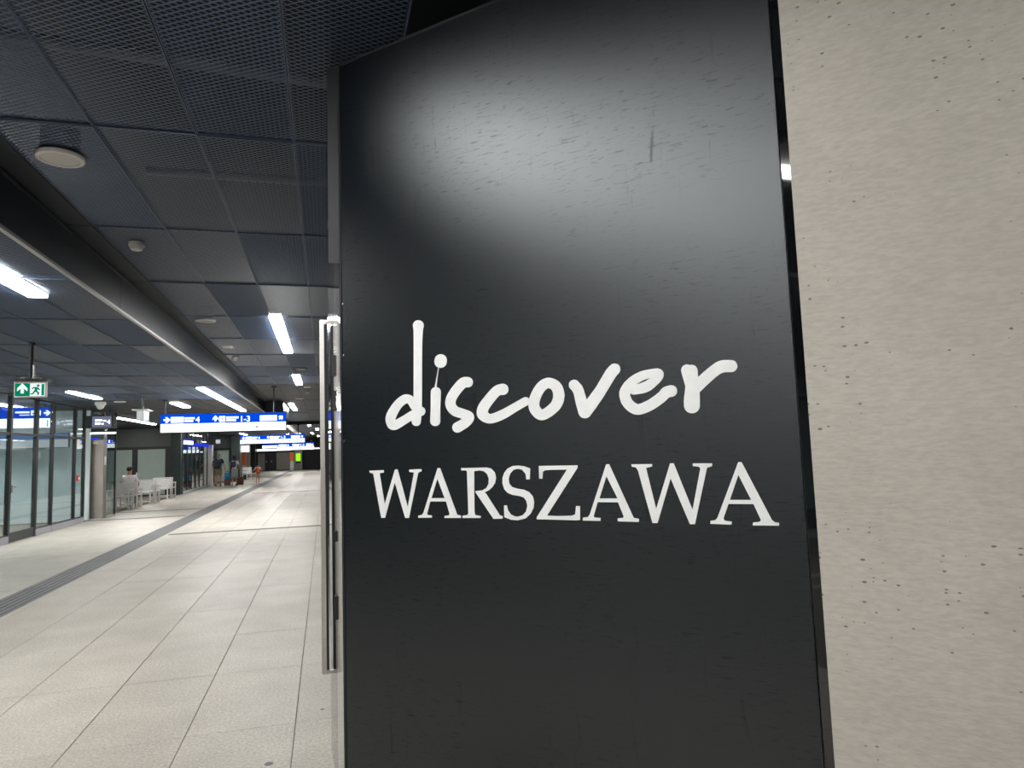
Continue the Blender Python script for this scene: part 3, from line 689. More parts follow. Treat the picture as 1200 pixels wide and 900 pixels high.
for i, w in enumerate([1.1, 1.1] + [1.5] * 20):
    MB().box(0.052, 0.064, y + .006, y + w - .006, 0.03, ZC - .03).build('glass_pane', M['blackglass'], sf)
    MB().box(0.048, 0.066, y + w - .008, y + w + .008, 0.01, ZC - .01).build('mullion', M['black'], sf)
    y += w
MB().box(0.046, 0.070, 3.90, y, 0.002, 0.03).build('bottom_rail', M['darkgrey'], sf)
for (z0, z1) in ((1.94, 2.04), (1.772, 1.87), (1.155, 1.203), (0.797, 0.904)):
    MB().box(B[0] - .008, B[0] + .01, B[1] - .03, B[1] + .02, z0, z1, .002).build('hinge', M['black'], sf)
# U-shaped full-height pull handle on the leaf
hd = MB()
hy, z0, z1 = 3.8, 0.433, 2.293
hd.box(-0.0245, -0.001, hy - .012, hy + .012, z0, z1, .004)
hd.box(-0.0245, 0.026, hy - .010, hy + .011, z1 - .023, z1, .004)
hd.box(-0.0245, 0.026, hy - .010, hy + .011, z0, z0 + .017, .004)
h = hd.build('pull_handle', M['steel'], leaf)
MB().box(0.000, 0.013, hy - .006, hy + .016, z0 + .02, z1 - .03).build('backing_bar', M['black'], leaf)  # separate black bar on the leaf side of the steel one
# shop interior behind it stays dark
b = MB().box(0.4, 0.5, 3.4, 40, 0, 3.3).build('wall_right', M['plenum'])
tag(b, 'dark wall inside the shop behind the black panel', 'wall', kind='structure')

# ------------------------------------------------------------------ ceiling lights and fittings
def luminaire(x, y0, y1, z, label, w=0.15, mat='lum', group='linear ceiling lights'):
    t = thing('ceiling_light', label, 'ceiling light', (x, (y0 + y1) / 2, z), 0, group)
    m = MB()
    m.box(x - w / 2 - .012, x - w / 2, y0, y1, z - .004, z + .05)
    m.box(x + w / 2, x + w / 2 + .012, y0, y1, z - .004, z + .05)
    m.box(x - w / 2 - .012, x + w / 2 + .012, y0 - .012, y0, z - .004, z + .05)
    m.box(x - w / 2 - .012, x + w / 2 + .012, y1, y1 + .012, z - .004, z + .05)
    m.build('housing', M['darkgrey'], t)
    MB().box(x - w / 2, x + w / 2, y0, y1, z - .028, z + .01, .006).build('diffuser', M[mat], t)
    return t


for (x, y0, y1, z, lab) in (
    (-0.59, -0.7, 2.4, ZC, 'long white ceiling light above the camera, reflected in the black panel'),
    (-0.59, -7.0, -4.0, ZC, 'unseen long white ceiling light added behind the camera'),  # this and the next are added out of view, for the light level
    (-0.59, -13.0, -10.0, ZC, 'unseen long white ceiling light added farthest behind the camera'),
    (-0.59, 8.9, 12.0, ZC, 'long white ceiling light left of the steel pull handle, largest on the upper ceiling'),
    (-0.60, 15.5, 17.5, ZC, 'short white ceiling light, second along the upper ceiling beside the handle'),
    (-1.10, 24.0, 27.6, ZC, 'small white ceiling light just above the right end of the nearest blue sign'),
    (-0.9, 40.0, 43.0, ZC, 'tiny far white ceiling light just beyond the downstand ceiling beam'),
    (-0.5, 47.0, 50.0, ZC, 'second tiny white ceiling light beyond the downstand beam'),
    (-1.0, 56.0, 59.0, ZC, 'third tiny white ceiling light beyond the downstand beam'),
    (-0.6, 65.0, 68.0, ZC, 'farthest tiny white ceiling light before the black end wall'),
    (-2.34, 3.4, 6.55, ZL, 'long white ceiling light at the left picture edge on the lower ceiling'),
    (-2.34, -4.4, -1.4, ZL, 'unseen long white light added on the lower ceiling behind the camera'),  # added out of view to light the lower side
    (-2.42, 14.9, 22.5, ZL, 'very long white ceiling light above the nearest blue sign'),
    (-4.93, 15.5, 17.3, ZL, 'short white ceiling light right of the exit sign'),
    (-6.55, 25.0, 30.0, ZL, 'white ceiling light above the benches, right of the dark display'),
    (-4.95, 6.0, 9.0, ZL, 'unseen white light added on the lower ceiling left of the picture'),  # this and the two below are unseen, added for overall brightness
    (-4.95, -2.5, 0.5, ZL, 'unseen white light added on the lower ceiling beside the camera'),
    (-4.95, -10.5, -7.5, ZL, 'unseen white light added on the lower ceiling far behind the camera'),
    (-2.42, 30.0, 36.0, ZL, 'white ceiling light behind the nearest blue sign'),
    (-4.9, 33.0, 36.0, ZL, 'white ceiling light over the shop corner below the nearest blue sign'),
    (-4.9, 44.0, 47.0, ZL, 'white ceiling light seen between the first and second blue signs'),
    (-2.42, 48.0, 54.0, ZL, 'far white ceiling light behind the second blue sign'),
    (-2.42, 62.0, 68.0, ZL, 'farthest white ceiling light behind the third blue sign'),
    (-7.35, 15.0, 20.2, ZL, 'white ceiling light inside the glazed room at left'),
    (-9.0, 10.0, 20.0, ZL, 'second white ceiling light, added to brighten the glazed room at left'),  # added to brighten the room, no lamp known there
    (-8.6, 28.5, 31.5, ZL, 'white ceiling light in the seating bay at left'),
    (-7.6, 36.0, 39.0, ZL, 'white ceiling light inside the glazed shop corner'),
    (-4.4, 70.0, 75.0, ZL, 'white ceiling light before the far end wall'),
):
    luminaire(x, y0, y1, z, lab)


def disc_speaker(x, y, z, r, label):
    t = thing('ceiling_speaker', label, 'ceiling speaker', (x, y, z), 0, 'round ceiling speakers')
    MB().lathe(x, y, [(r * .8, z + .16), (r * .8, z - .005)], 28).build('can', M['duct'], t, smooth=False)
    MB().lathe(x, y, [(r, z + .002), (r, z - .012), (r * .97, z - .018), (r * .80, z - .019), (r * .78, z - .012)], 32).build('rim', M['white'], t)
    MB().lathe(x, y, [(r * .78, z - .008), (r * .78, z - .0125), (r * .3, z - .0145)], 28).build('grille', M['speaker'], t)


disc_speaker(-1.435, 4.26, ZC - .02, .122, 'large round white ceiling speaker, nearest, at the upper left')
disc_speaker(-1.455, 9.26, ZC - .002, .125, 'round white ceiling speaker left of the largest upper ceiling light')
disc_speaker(-0.45, 14.4, ZC - .002, .125, 'round white ceiling speaker just left of the steel handle')
disc_speaker(-0.75, 22.0, ZC - .002, .125, 'small far round ceiling speaker above the nearest blue sign')
disc_speaker(-4.73, 18.2, ZL - .01, .13, 'round white ceiling speaker between exit sign and hanging box signs')


def smoke(x, y, z, label):
    t = thing('smoke_detector', label, 'smoke detector', (x, y, z), 0, 'smoke detectors')
    MB().lathe(x, y, [(.058, z + .01), (.06, z - .022)], 20).build('base', M['white'], t)
    MB().lathe(x, y, [(.05, z - .022), (.052, z - .03), (.045, z - .05), (.028, z - .058)], 20).build('sensor_head', M['white'], t)


smoke(-1.455, 5.98, ZC - .004, 'white smoke detector nearest on the dark upper ceiling')
smoke(-1.50, 12.7, ZC - .004, 'white smoke detector beside the square white plate')
smoke(-0.45, 19.6, ZC - .004, 'far white smoke detector beside the handle')
for (x, y, w, lab) in ((-1.47, 11.5, .085, 'square white ceiling plate left of the largest upper ceiling light'),
                       (-0.43, 18.3, .085, 'small square white ceiling plate just left of the handle')):
    t = thing('emergency_light', lab, 'emergency light', (x, y, ZC), 0, 'square ceiling plates')
    MB().box(x - w, x + w, y - w, y + w, ZC - .016, ZC + .01, .004).build('plate', M['white'], t)
    MB().lathe(x, y, [(.03, ZC - .016), (.03, ZC - .024), (.02, ZC - .028)], 14).build('lens', M['speaker'], t)
t = thing('dome_camera', 'pale dome camera on the ceiling right of the short light', 'camera', (-5.2, 18.4, ZL))
MB().lathe(-5.2, 18.4, [(.12, ZL), (.12, ZL - .06), (.10, ZL - .08)], 20).build('mount', M['white'], t)
MB().ball((-5.2, 18.4, ZL - .09), .09, .09, .09).build('dome', M['speaker'], t, smooth=True)


# ------------------------------------------------------------------ hanging signs
def flat_text(s, size, font_mesh_cache={}):
    if s in font_mesh_cache: return font_mesh_cache[s]
    cu = bpy.data.curves.new('lettering', 'FONT')
    cu.body = s; cu.size = 1.0; cu.extrude = 0.01; cu.resolution_u = 3; cu.offset = 0.018
    o = bpy.data.objects.new('lettering', cu); COL.objects.link(o)
    dg = bpy.context.evaluated_depsgraph_get()
    me = bpy.data.meshes.new_from_object(o.evaluated_get(dg))
    bpy.data.objects.remove(o)
    font_mesh_cache[s] = me
    return me


def put_text(parent, s, x, y, z, h, mat, name='lettering'):
    """Lettering of cap height h standing on (x, z), its face at y, read from -Y."""
    me = flat_text(s, 1).copy()
    k = h / 0.72
    me.transform(Matrix.Rotation(PI / 2, 4, 'X') @ Matrix.Diagonal((k, k, .1, 1)))
    me.transform(Matrix.Translation(Vector((x, y, z)) - parent.location))
    me.materials.clear(); me.materials.append(mat)
    return link(name, me, parent)


ARROW = {'r': [(0, -.13), (.45, -.13), (.2, -.42), (.5, -.42), (.95, 0), (.5, .42), (.2, .42), (.45, .13), (0, .13)]}
ARROW['u'] = [(-q, p) for p, q in ARROW['r']]
ARROW['ur'] = [((p + q) * .8 + .1, (p - q) * .8) for p, q in ARROW['r']]


def arrow(parent, d, cx, cz, s, y, mat):
    pts = ARROW[d]
    ox = sum(p[0] for p in pts) / len(pts); oz = sum(p[1] for p in pts) / len(pts)
    MB().prism([(cx + (p[0] - ox) * s, cz + (p[1] - oz) * s) for p in pts], 'y', y - .004, y).build('arrow', mat, parent)


def big_sign(label, x0, x1, z0, z1, y, zt0, zt1, detailed=True, group='blue and white hanging direction signs'):
    t = thing('hanging_sign', label, 'sign', ((x0 + x1) / 2, y, z0), 0, group)
    H = z1 - z0; W = x1 - x0; zm = z0 + H * .47
    MB().box(x0, x1, y, y + .14, z0, z1, .006).build('housing', M['darkgrey'], t)
    MB().box(x0 + .005, x1 - .005, y - .006, y + .001, zm, z1 - .008).build('blue_face', M['sblue'], t)
    MB().box(x0 + .005, x1 - .005, y - .006, y + .001, z0 + .008, zm).build('white_face', M['swhite'], t)
    for (x, zt) in ((x0 + W * .03, zt0), (x0 + W * .9, zt1)):
        r = MB().tube((x, y + .07, z1 - .01), (x, y + .07, zt), .022).build('hanger_rod', M['darkgrey'], t)
        MB().lathe(x, y + .07, [(.07, zt - .03), (.07, zt)], 16).build('rose', M['black'], r)
    g = M['sglyph']; yf = y - .006
    bz0, bz1 = zm + H * .06, zm + H * .37
    def box(a, b, c=bz0, d=bz1, nm='pictogram_box', mat=g):
        return MB().box(x0 + W * a, x0 + W * b, yf - .004, yf, c, d).build(nm, mat, t)
    def lines(a, b, cut=.85):
        h = bz1 - bz0
        box(a, b, bz0 + h * .55, bz1 - h * .1, 'word_line'); box(a, a + (b - a) * cut, bz0 + h * .08, bz0 + h * .40, 'word_line')
    arrow(t, 'r', x0 + W * .045, (bz0 + bz1) / 2, H * .36, yf, g)
    box(.08, .18); lines(.187, .265)
    put_text(t, '4', x0 + W * .272, yf - .004, bz0, bz1 - bz0, g)
    arrow(t, 'u', x0 + W * .428, (bz0 + bz1) / 2, H * .34, yf, g)
    b = box(.457, .506)
    MB().box(x0 + W * .475, x0 + W * .49, yf - .006, yf - .004, bz0 + H * .12, bz0 + H * .19).build('pictogram', M['sblue'], b)
    lines(.513, .612, .8)
    put_text(t, '1-3', x0 + W * .62, yf - .004, bz0, bz1 - bz0, g)
    b = box(.785, .925)
    arrow(t, 'ur', x0 + W * .955, (bz0 + bz1) / 2, H * .26, yf, g)
    box(.748, .774, z0 + H * .13, z0 + H * .30, 'grey_pictogram', M['sgrey'])
    box(.84, .862, z0 + H * .20, z0 + H * .215, 'grey_word', M['sgrey'])
    return t


big_sign('nearest and largest blue over white hanging sign, reading 4 and 1-3', -3.80, -0.94, 2.208, 2.655, 18.0, ZL, ZC)
big_sign('second blue over white hanging sign, just below right of the largest', -4.12, -1.01, 2.225, 2.655, 36.9, ZL, 3.14)
big_sign('third blue over white hanging sign, smaller, behind the second', -3.50, -0.82, 1.99, 2.52, 55.0, ZL, ZC)
t = thing('hanging_sign', 'far narrow white hanging sign left behind the third one', 'sign', (-4.0, 57, 2.2))
MB().box(-4.75, -3.55, 57, 57.12, 2.19, 2.50, .005).build('housing', M['darkgrey'], t)
MB().box(-4.74, -3.56, 56.99, 57.001, 2.20, 2.40).build('white_face', M['swhite'], t)
MB().box(-4.74, -3.56, 56.99, 57.001, 2.40, 2.49).build('blue_face', M['sblue'], t)
for x in (-4.6, -3.7):
    MB().tube((x, 57.06, 2.49), (x, 57.06, ZL), .02).build('hanger_rod', M['darkgrey'], t)
t = thing('hanging_sign', 'low far row of pale blue light boxes before the end wall', 'sign', (-4.6, 68, 2.2))
MB().box(-6.2, -0.4, 68, 68.15, 2.02, 2.30, .01).build('housing', M['darkgrey'], t)
MB().box(-6.15, -3.2, 67.99, 68.001, 2.06, 2.24).build('white_face', M['swhite'], t)
MB().box(-2.8, -0.5, 67.99, 68.001, 2.12, 2.22).build('white_face', M['swhite'], t)
for x in (-5.6, -1.2):
    MB().tube((x, 68.07, 2.29), (x, 68.07, ZL if x < XF else ZC), .02).build('hanger_rod', M['darkgrey'], t)

# exit sign
EX = (-3.345, 9.2, 2.35)
t = thing('exit_sign', 'green exit sign with up arrow and running figure hanging at left', 'exit sign', EX)
x0, x1, z0, z1, y = -3.505, -3.175, 2.352, 2.535, 9.2
MB().box(x0, x1, y, y + .05, z0, z1, .004).build('housing', M['white'], t)
MB().box(x0 + .012, (x0 + x1) / 2 + .0, y - .003, y + .001, z0 + .014, z1 - .022).build('green_face', M['sgreen'], t)
MB().box((x0 + x1) / 2 + .0005, x1 - .012, y - .003, y + .001, z0 + .014, z1 - .022).build('white_face', M['egwhite'], t)
arrow(t, 'u', x0 + .088, z0 + .088, .125, y - .003, M['egwhite'])
def exgreen(pts, nm='running_figure'):
    MB().prism(pts, 'y', y - .006, y - .003).build(nm, M['sgreen'], t)
cx, cz = -3.27, 2.435
MB().prism([(cx + .014 + .014 * math.cos(a * PI / 6), cz + .052 + .014 * math.sin(a * PI / 6)) for a in range(12)], 'y', y - .006, y - .003).build('figure_head', M['sgreen'], t)
exgreen([(cx - .05, cz + .020), (cx - .03, cz + .036), (cx + .012, cz + .034), (cx + .036, cz + .004), (cx + .028, cz - .004), (cx + .010, cz + .014), (cx + .006, cz - .014),
         (cx + .028, cz - .030), (cx + .020, cz - .058), (cx + .006, cz - .056), (cx + .010, cz - .034), (cx - .016, cz - .022), (cx - .034, cz - .050), (cx - .064, cz - .052),
         (cx - .064, cz - .040), (cx - .042, cz - .036), (cx - .020, cz + .004), (cx - .018, cz + .020), (cx - .030, cz + .020), (cx - .046, cz + .008)])
exgreen([(x1 - .045, z0 + .02), (x1 - .018, z0 + .02), (x1 - .018, z1 - .03), (x1 - .045, z1 - .03)], 'door_symbol')
tray = MB().box(x0 - .02, x1 + .02, y - .04, y + .11, z1 + .002, z1 + .022, .003).build('top_tray', M['darkgrey'], t)
for i in range(9):
    MB().box(x0 + .005 + i * .036, x0 + .022 + i * .036, y - .038, y + .10, z1 + .022, z1 + .034).build('rib', M['black'], tray)
for dx in (-.06, .06):
    MB().lathe(EX[0] + dx, y + .03, [(.045, z1 + .034), (.05, z1 + .05), (.03, z1 + .06)], 16).build('lamp_cup', M['edge'], t)
rod = MB().tube((EX[0], y + .03, z1 + .02), (EX[0], y + .03, ZL - .005), .016).build('hanger_rod', M['black'], t)
MB().tube((EX[0] + .03, y + .03, z1 + .04), (EX[0] + .03, y + .03, z1 + .20), .013).build('cable_tube', M['steel'], t)
MB().lathe(EX[0], y + .03, [(.035, ZL - .03), (.035, ZL)], 14).build('rose', M['black'], rod)

# two small box signs hung from rods, seen nearly edge-on, left of the nearest blue sign
for (x, y, lab) in ((-3.89, 16.5, 'small pale blue box sign on a rod left of the nearest blue sign'),):
    t = thing('box_sign', lab, 'sign', (x, y, 2.44))
    MB().box(x - .07, x + .07, y, y + .5, 2.44, 2.66, .004).build('housing', M['edge'], t)
    MB().box(x - .06, x + .06, y - .004, y + .001, 2.45, 2.65).build('face', M['sgrey'], t)
    MB().box(x - .16, x + .14, y - .03, y + .55, 2.665, 2.685).build('top_tray', M['white'], t)
    MB().tube((x, y + .25, 2.68), (x, y + .25, ZL), .02).build('hanger_rod', M['darkgrey'], t)
luminaire(-3.66, 18.8, 20.4, ZL, 'small white ceiling light right of the pale blue box sign', .2)

# dark display box over the lift
t = thing('display_board', 'dark hanging display with a grey screen above the steel lift portal', 'display', (-5.75, 20.3, 2.47))
MB().box(-6.13, -5.50, 20.5, 20.85, 2.47, 2.80, .006).build('housing', M['black'], t)
MB().box(-5.98, -5.52, 20.49, 20.501, 2.49, 2.78).build('screen', M['sscreen'], t)
for (a, b, c, d) in ((-5.91, -5.74, 2.65, 2.70), (-5.91, -5.78, 2.56, 2.62), (-5.72, -5.64, 2.64, 2.68), (-5.76, -5.70, 2.56, 2.60)):
    MB().box(a, b, 20.486, 20.49, c, d).build('word_line', M['sglyph'], t)
put_text(t, '4', -5.625, 20.49, 2.575, .12, M['sglyph'])
for x in (-6.05, -5.6):
    MB().tube((x, 20.68, 2.79), (x, 20.68, ZL), .02).build('hanger_rod', M['darkgrey'], t)
t = thing('light_bar', 'white light bar under the dark display, over the lift', 'lamp', (-6.1, 21.28, 2.33))
MB().box(-6.55, -5.62, 21.26, 21.33, 2.335, 2.385, .003).build('diffuser', M['swhite'], t)
MB().box(-6.56, -5.61, 21.265, 21.335, 2.386, 2.41).build('housing', M['darkgrey'], t)
for x in (-6.3, -5.9):
    MB().tube((x, 21.3, 2.40), (x, 21.3, ZL), .012).build('hanger_rod', M['darkgrey'], t)

# ------------------------------------------------------------------ left side: glazed room
b = MB().box(-10.3, -10.0, -14.3, 21.2, 0, ZL - .005).build('wall_left', M['interior'])
tag(b, 'pale teal inner wall of the glazed room at left', 'wall', kind='structure')
b = MB().box(-10.0, -6.25, 21.25, 21.35, 0, ZL - .005).build('wall_left', M['interior'])
tag(b, 'pale teal cross wall behind the lift', 'wall', kind='structure')
gw = thing('glass_wall', 'clear glass wall with dark mullions and a glazed door at the left edge', 'glass wall', (X_L, 16, 0))
mull = [-14.2, -11.2, -8.2, -5.2, -2.2, 0.8, 3.8, 6.8, 9.8, 12.6, 14.6, 16.1, 17.42, 18.35, 19.85, 20.55]
for i, m0 in enumerate(mull):
    wd = .045 if m0 in (16.1, 17.42) else .025
    MB().box(X_L - .05, X_L + .03, m0 - wd, m0 + wd, 0.002, ZL - .01).build('mullion', M['black'], gw)
    if i + 1 < len(mull):
        m1 = mull[i + 1]
        isdoor = m0 == 16.1
        zb = .2 if isdoor else .17
        MB().box(X_L - .012, X_L + .0, m0 + wd, m1 - wd, 2.24, ZL - .03).build('upper_pane', M['clear'], gw)
        MB().box(X_L - .05, X_L + .02, m0 + wd, m1 - wd, 2.17, 2.23).build('transom', M['black'], gw)
        MB().box(X_L - .05, X_L + .02, m0 + wd, m1 - wd, ZL - .03, ZL - .008).build('head_rail', M['black'], gw)
        if isdoor:
            d = MB().box(X_L - .012, X_L + .0, m0 + .06, m1 - .06, .2, 2.16).build('door_leaf', M['clear'], gw)
            MB().box(X_L - .03, X_L + .02, m0 + .05, m1 - .05, .012, .2).build('bottom_rail', M['darkgrey'], d)
            MB().box(X_L + .005, X_L + .04, m0 + .05, m0 + .09, 1.0, 1.16).build('lock_case', M['steel'], d)
            MB().tube((X_L + .045, m0 + .07, 1.12), (X_L + .045, m0 + .22, 1.12), .012).build('door_handle', M['steel'], d)
        else:
            MB().box(X_L - .012, X_L + .0, m0 + wd, m1 - wd, .17, 2.17).build('lower_pane', M['clear'], gw)
            MB().box(X_L - .03, X_L + .02, m0 + wd, m1 - wd, .145, .17).build('bottom_rail', M['darkgrey'], gw)
            MB().box(X_L - .06, X_L + .035, m0 + wd - .02, m1 - wd + .02, 0.001, .145).build('plinth', M['plinth'], gw)
t = thing('fire_call_point', 'small red alarm box on the glass wall near the lift', 'alarm', (X_L + .03, 20.0, 1.1))
MB().box(X_L + .032, X_L + .07, 19.93, 20.05, 1.10, 1.24, .004).build('case', M['red'], t)
MB().box(X_L + .07, X_L + .073, 19.95, 20.03, 1.13, 1.20).build('call_pane', M['white'], t)
t = thing('notice', 'small white notice high on the glass wall beside the lift', 'notice', (X_L, 20.1, 2.0))
MB().box(X_L + .002, X_L + .006, 20.02, 20.22, 1.92, 2.20).build('sheet', M['white'], t)

# blue direction sign added behind that glass, standing for a reflection in it
SY = 19.0
t = thing('hanging_sign', 'blue over white sign with a right arrow, added for a reflection in the left glass wall', 'sign', (-7.6, SY, 2.45), 0, 'blue and white hanging direction signs')
x0, x1 = -9.0, -6.385
MB().box(x0, x1, SY, SY + .12, 2.435, 2.945, .005).build('housing', M['darkgrey'], t)
MB().box(x0, x1 - .005, SY - .006, SY + .001, 2.67, 2.94).build('blue_face', M['sblue'], t)
MB().box(x0, x1 - .005, SY - .006, SY + .001, 2.44, 2.67).build('white_face', M['swhite'], t)
g, yf = M['sglyph'], SY - .006
arrow(t, 'r', -6.53, 2.80, .16, yf, g)
for (a, b2) in ((-6.86, -6.77), (-6.76, -6.65)):
    bx = MB().box(a, b2, yf - .004, yf, 2.745, 2.865).build('pictogram_box', g, t)
    MB().box(a + .035, b2 - .03, yf - .006, yf - .004, 2.77, 2.81).build('pictogram', M['sblue'], bx)
MB().box(-7.19, -6.89, yf - .004, yf, 2.80, 2.845).build('word_line', g, t)
MB().box(-7.10, -6.89, yf - .004, yf, 2.745, 2.765).build('word_line', g, t)
pg = MB()
pg.ball((-7.28, yf, 2.865), .035, .004, .035); pg.box(-7.32, -7.25, yf - .004, yf, 2.75, 2.835)
pg.build('pictogram', g, t)
put_text(t, '1', -6.56, yf, 2.47, .16, M['sgrey'])
for x in (-8.6, -6.6):
    MB().tube((x, SY + .06, 2.94), (x, SY + .06, ZL), .02).build('hanger_rod', M['darkgrey'], t)
t = thing('hanging_sign', 'lower paler sign, added for a second reflection in the left glass wall', 'sign', (-7.4, 20.6, 2.0), 0, 'blue and white hanging direction signs')  # added object in place of the paler reflection in the glass
MB().box(-8.6, -6.55, 20.6, 20.7, 1.98, 2.36, .005).build('housing', M['darkgrey'], t)
MB().box(-8.6, -6.56, 20.594, 20.601, 2.20, 2.35).build('blue_face', M['palereflect'], t)
MB().box(-8.6, -6.56, 20.594, 20.601, 1.99, 2.20).build('white_face', M['sgrey'], t)
for x in (-8.2, -6.9):
    MB().tube((x, 20.65, 2.35), (x, 20.65, ZL), .018).build('hanger_rod', M['darkgrey'], t)

# lift: stainless portal and glass shaft
t = thing('lift', 'stainless steel lift portal between glass wall and benches', 'lift', (-6.18, 21.5, 0))
m = MB()
m.box(-6.44, -6.36, 21.4, 21.7, 0.01, 2.18); m.box(-6.02, -5.94, 21.4, 21.7, 0.01, 2.18); m.box(-6.36, -6.02, 21.4, 21.7, 2.05, 2.18)
m.build('portal_frame', M['portal'], t)
MB().box(-6.36, -6.02, 21.5, 21.55, 0.01, 2.05).build('lift_door', M['portal'], t)
MB().box(-6.45, -5.93, 21.39, 21.7, 0.002, 0.012).build('threshold', M['steel'], t)
MB().box(-6.42, -6.08, 21.385, 21.40, 2.19, 2.235).build('blue_strip', M['bluebar'], t)
MB().box(-6.44, -5.94, 21.40, 21.7, 2.185, ZL - .01).build('upper_panel', M['greencol'], t)
MB().box(-5.952, -5.94, 21.71, 22.5, .05, 2.2).build('shaft_glass', M['shopglass'], t)
MB().box(-5.965, -5.925, 22.5, 22.55, .002, ZL - .01).build('shaft_post', M['black'], t)
MB().box(-5.965, -5.925, 21.71, 22.5, .002, .05).build('shaft_sill', M['steel'], t)
t = thing('lift_sign', 'small round blue sign on the lift corner', 'sign', (-5.86, 21.6, 2.08))
MB().tube((-5.86, 21.62, 2.13), (-5.86, 21.60, 2.13), .065, .065, 20).build('disc', M['bluebar'], t)
MB().box(-5.875, -5.845, 21.594, 21.60, 2.10, 2.17).build('pictogram', M['sglyph'], t)
MB().box(-5.94, -5.85, 21.62, 21.64, 2.12, 2.14).build('bracket', M['darkgrey'], t)
t = thing('call_panel', 'small white notice on the right side of the lift portal', 'notice', (-5.935, 21.55, 1.6))
MB().box(-5.937, -5.93, 21.46, 21.62, 1.48, 1.72).build('sheet', M['white'], t)

# seating bay: back wall with two frosted doors
BY = 33.7
b = MB().box(-13, -6.68, BY + .06, BY + .3, 0, ZL - .005).build('wall_left', M['greywall'])
tag(b, 'dark grey clad wall behind the benches', 'wall', kind='structure')
b = MB().box(-10.2, -10.0, 21.36, BY, 0, ZL - .005).build('wall_left', M['greywall'])
tag(b, 'dark side wall of the seating bay', 'wall', kind='structure')
fd = thing('frosted_door_pair', 'two frosted pale green panels in black frames behind the benches', 'door', (-8, BY, 0))
for (a, b2) in ((-9.2, -8.22), (-8.0, -6.89)):
    d = MB().box(a, b2, BY - .01, BY + .02, .06, 2.05).build('frosted_panel', M['frosted'], fd)
for (a, b2) in ((-9.35, -9.2), (-8.22, -8.0), (-6.89, -6.69)):
    MB().box(a, b2, BY - .03, BY + .05, .002, 2.05).build('frame_post', M['black'], fd)
MB().box(-9.35, -6.69, BY - .03, BY + .05, 2.05, 2.17).build('frame_head', M['black'], fd)
MB().tube((-8.03, BY - .07, .95), (-7.90, BY - .07, .95), .014).build('door_handle', M['steel'], fd)
MB().box(-8.06, -8.0, BY - .045, BY - .03, .85, 1.05).build('lock_plate', M['steel'], fd)

# shop box with green glass flank
b = MB().box(-6.67, -6.25, BY, BY + .3, 0, ZL - .005).build('wall_left', M['greencol'])
tag(b, 'dark green corner column of the shop box', 'wall', kind='structure')
sg = thing('shop_glazing', 'tinted glass flank of the far shop, below the nearest blue sign', 'glass wall', (-6.25, 37, 0))
ys = [BY + .3, 35.1, 36.2, 37.3, 38.4, 39.6, 40.8]
for i, y in enumerate(ys):
    MB().box(-6.28, -6.22, y - .03, y + .03, .002, ZL - .01).build('mullion', M['darkgrey'], sg)
    if i + 1 < len(ys):
        MB().box(-6.258, -6.245, y + .03, ys[i + 1] - .03, .12, ZL - .05).build('glass_pane', M['shopglass'], sg)
MB().box(-6.30, -6.20, BY + .3, 40.8, 0.002, .12).build('sill', M['plinth'], sg)
MB().box(-6.24, -6.17, 36.5, 40.8, 2.20, 2.34).build('blue_strip', M['bluebar'], sg)
MB().box(-6.235, -6.18, 34.2, 36.2, 2.25, 2.42).build('white_light_box', M['swhite'], sg)
MB().box(-6.235, -6.18, 34.2, 36.2, 2.42, 2.50).build('blue_light_box', M['bluebar'], sg)
b = MB().box(-9.2, -9.0, 34, 48, 0, ZL - .005).build('wall_left', M['interior'])
tag(b, 'pale inner wall of the far shop', 'wall', kind='structure')
pl = MB().box(-6.33, -6.02, 41.0, 41.35, 0, 2.30).build('steel_pillar', M['steel'])
tag(origin_to(pl, (-6.17, 41.2, 0)), 'steel pillar at the end of the tinted shop glass, left of the man', 'pillar')
t = thing('box_sign', 'small pale violet cube sign above the man with the dark bag', 'sign', (-5.75, 41.3, 2.33))
MB().box(-5.90, -5.66, 41.3, 41.4, 2.36, 2.60, .004).build('housing', M['edge'], t)
MB().box(-5.88, -5.68, 41.29, 41.301, 2.38, 2.58).build('face', M['sgrey'], t)
MB().tube((-5.78, 41.35, 2.6), (-5.78, 41.35, ZL), .015).build('hanger_rod', M['darkgrey'], t)

# far left bays
b = MB().box(-9.0, -5.32, 48.0, 48.3, 0, ZL - .005).build('wall_left', M['greywall'])
tag(b, 'dark grey clad wall behind the waiting travellers', 'wall', kind='structure')
fd = thing('frosted_door', 'frosted pale green panel behind the man with the dark bag', 'door', (-6.2, 48, 0))
MB().box(-6.75, -6.03, 47.95, 47.99, .05, 2.05).build('frosted_panel', M['frosted'], fd)
MB().box(-6.03, -5.87, 47.93, 47.99, .002, 2.05).build('frame_post', M['black'], fd)
MB().box(-7.0, -5.87, 47.93, 47.99, 2.05, 2.2).build('frame_head', M['black'], fd)
b = MB().box(-5.86, -5.32, 47.6, 47.99, 0, ZL - .005).build('wall_left', M['greencol'])
tag(b, 'dark green column behind the travellers', 'wall', kind='structure')
t = thing('light_box', 'glowing white square box sign left of the orange topped post', 'sign', (-5.05, 50, 1.9))
MB().box(-5.52, -5.0, 50, 50.15, 1.90, 2.36, .01).build('housing', M['edge'], t)
MB().box(-5.51, -5.01, 49.99, 50.001, 1.91, 2.35).build('face', M['swhite'], t)
MB().box(-5.28, -5.24, 50.05, 50.1, 2.35, ZL).build('hanger_rod', M['darkgrey'], t)


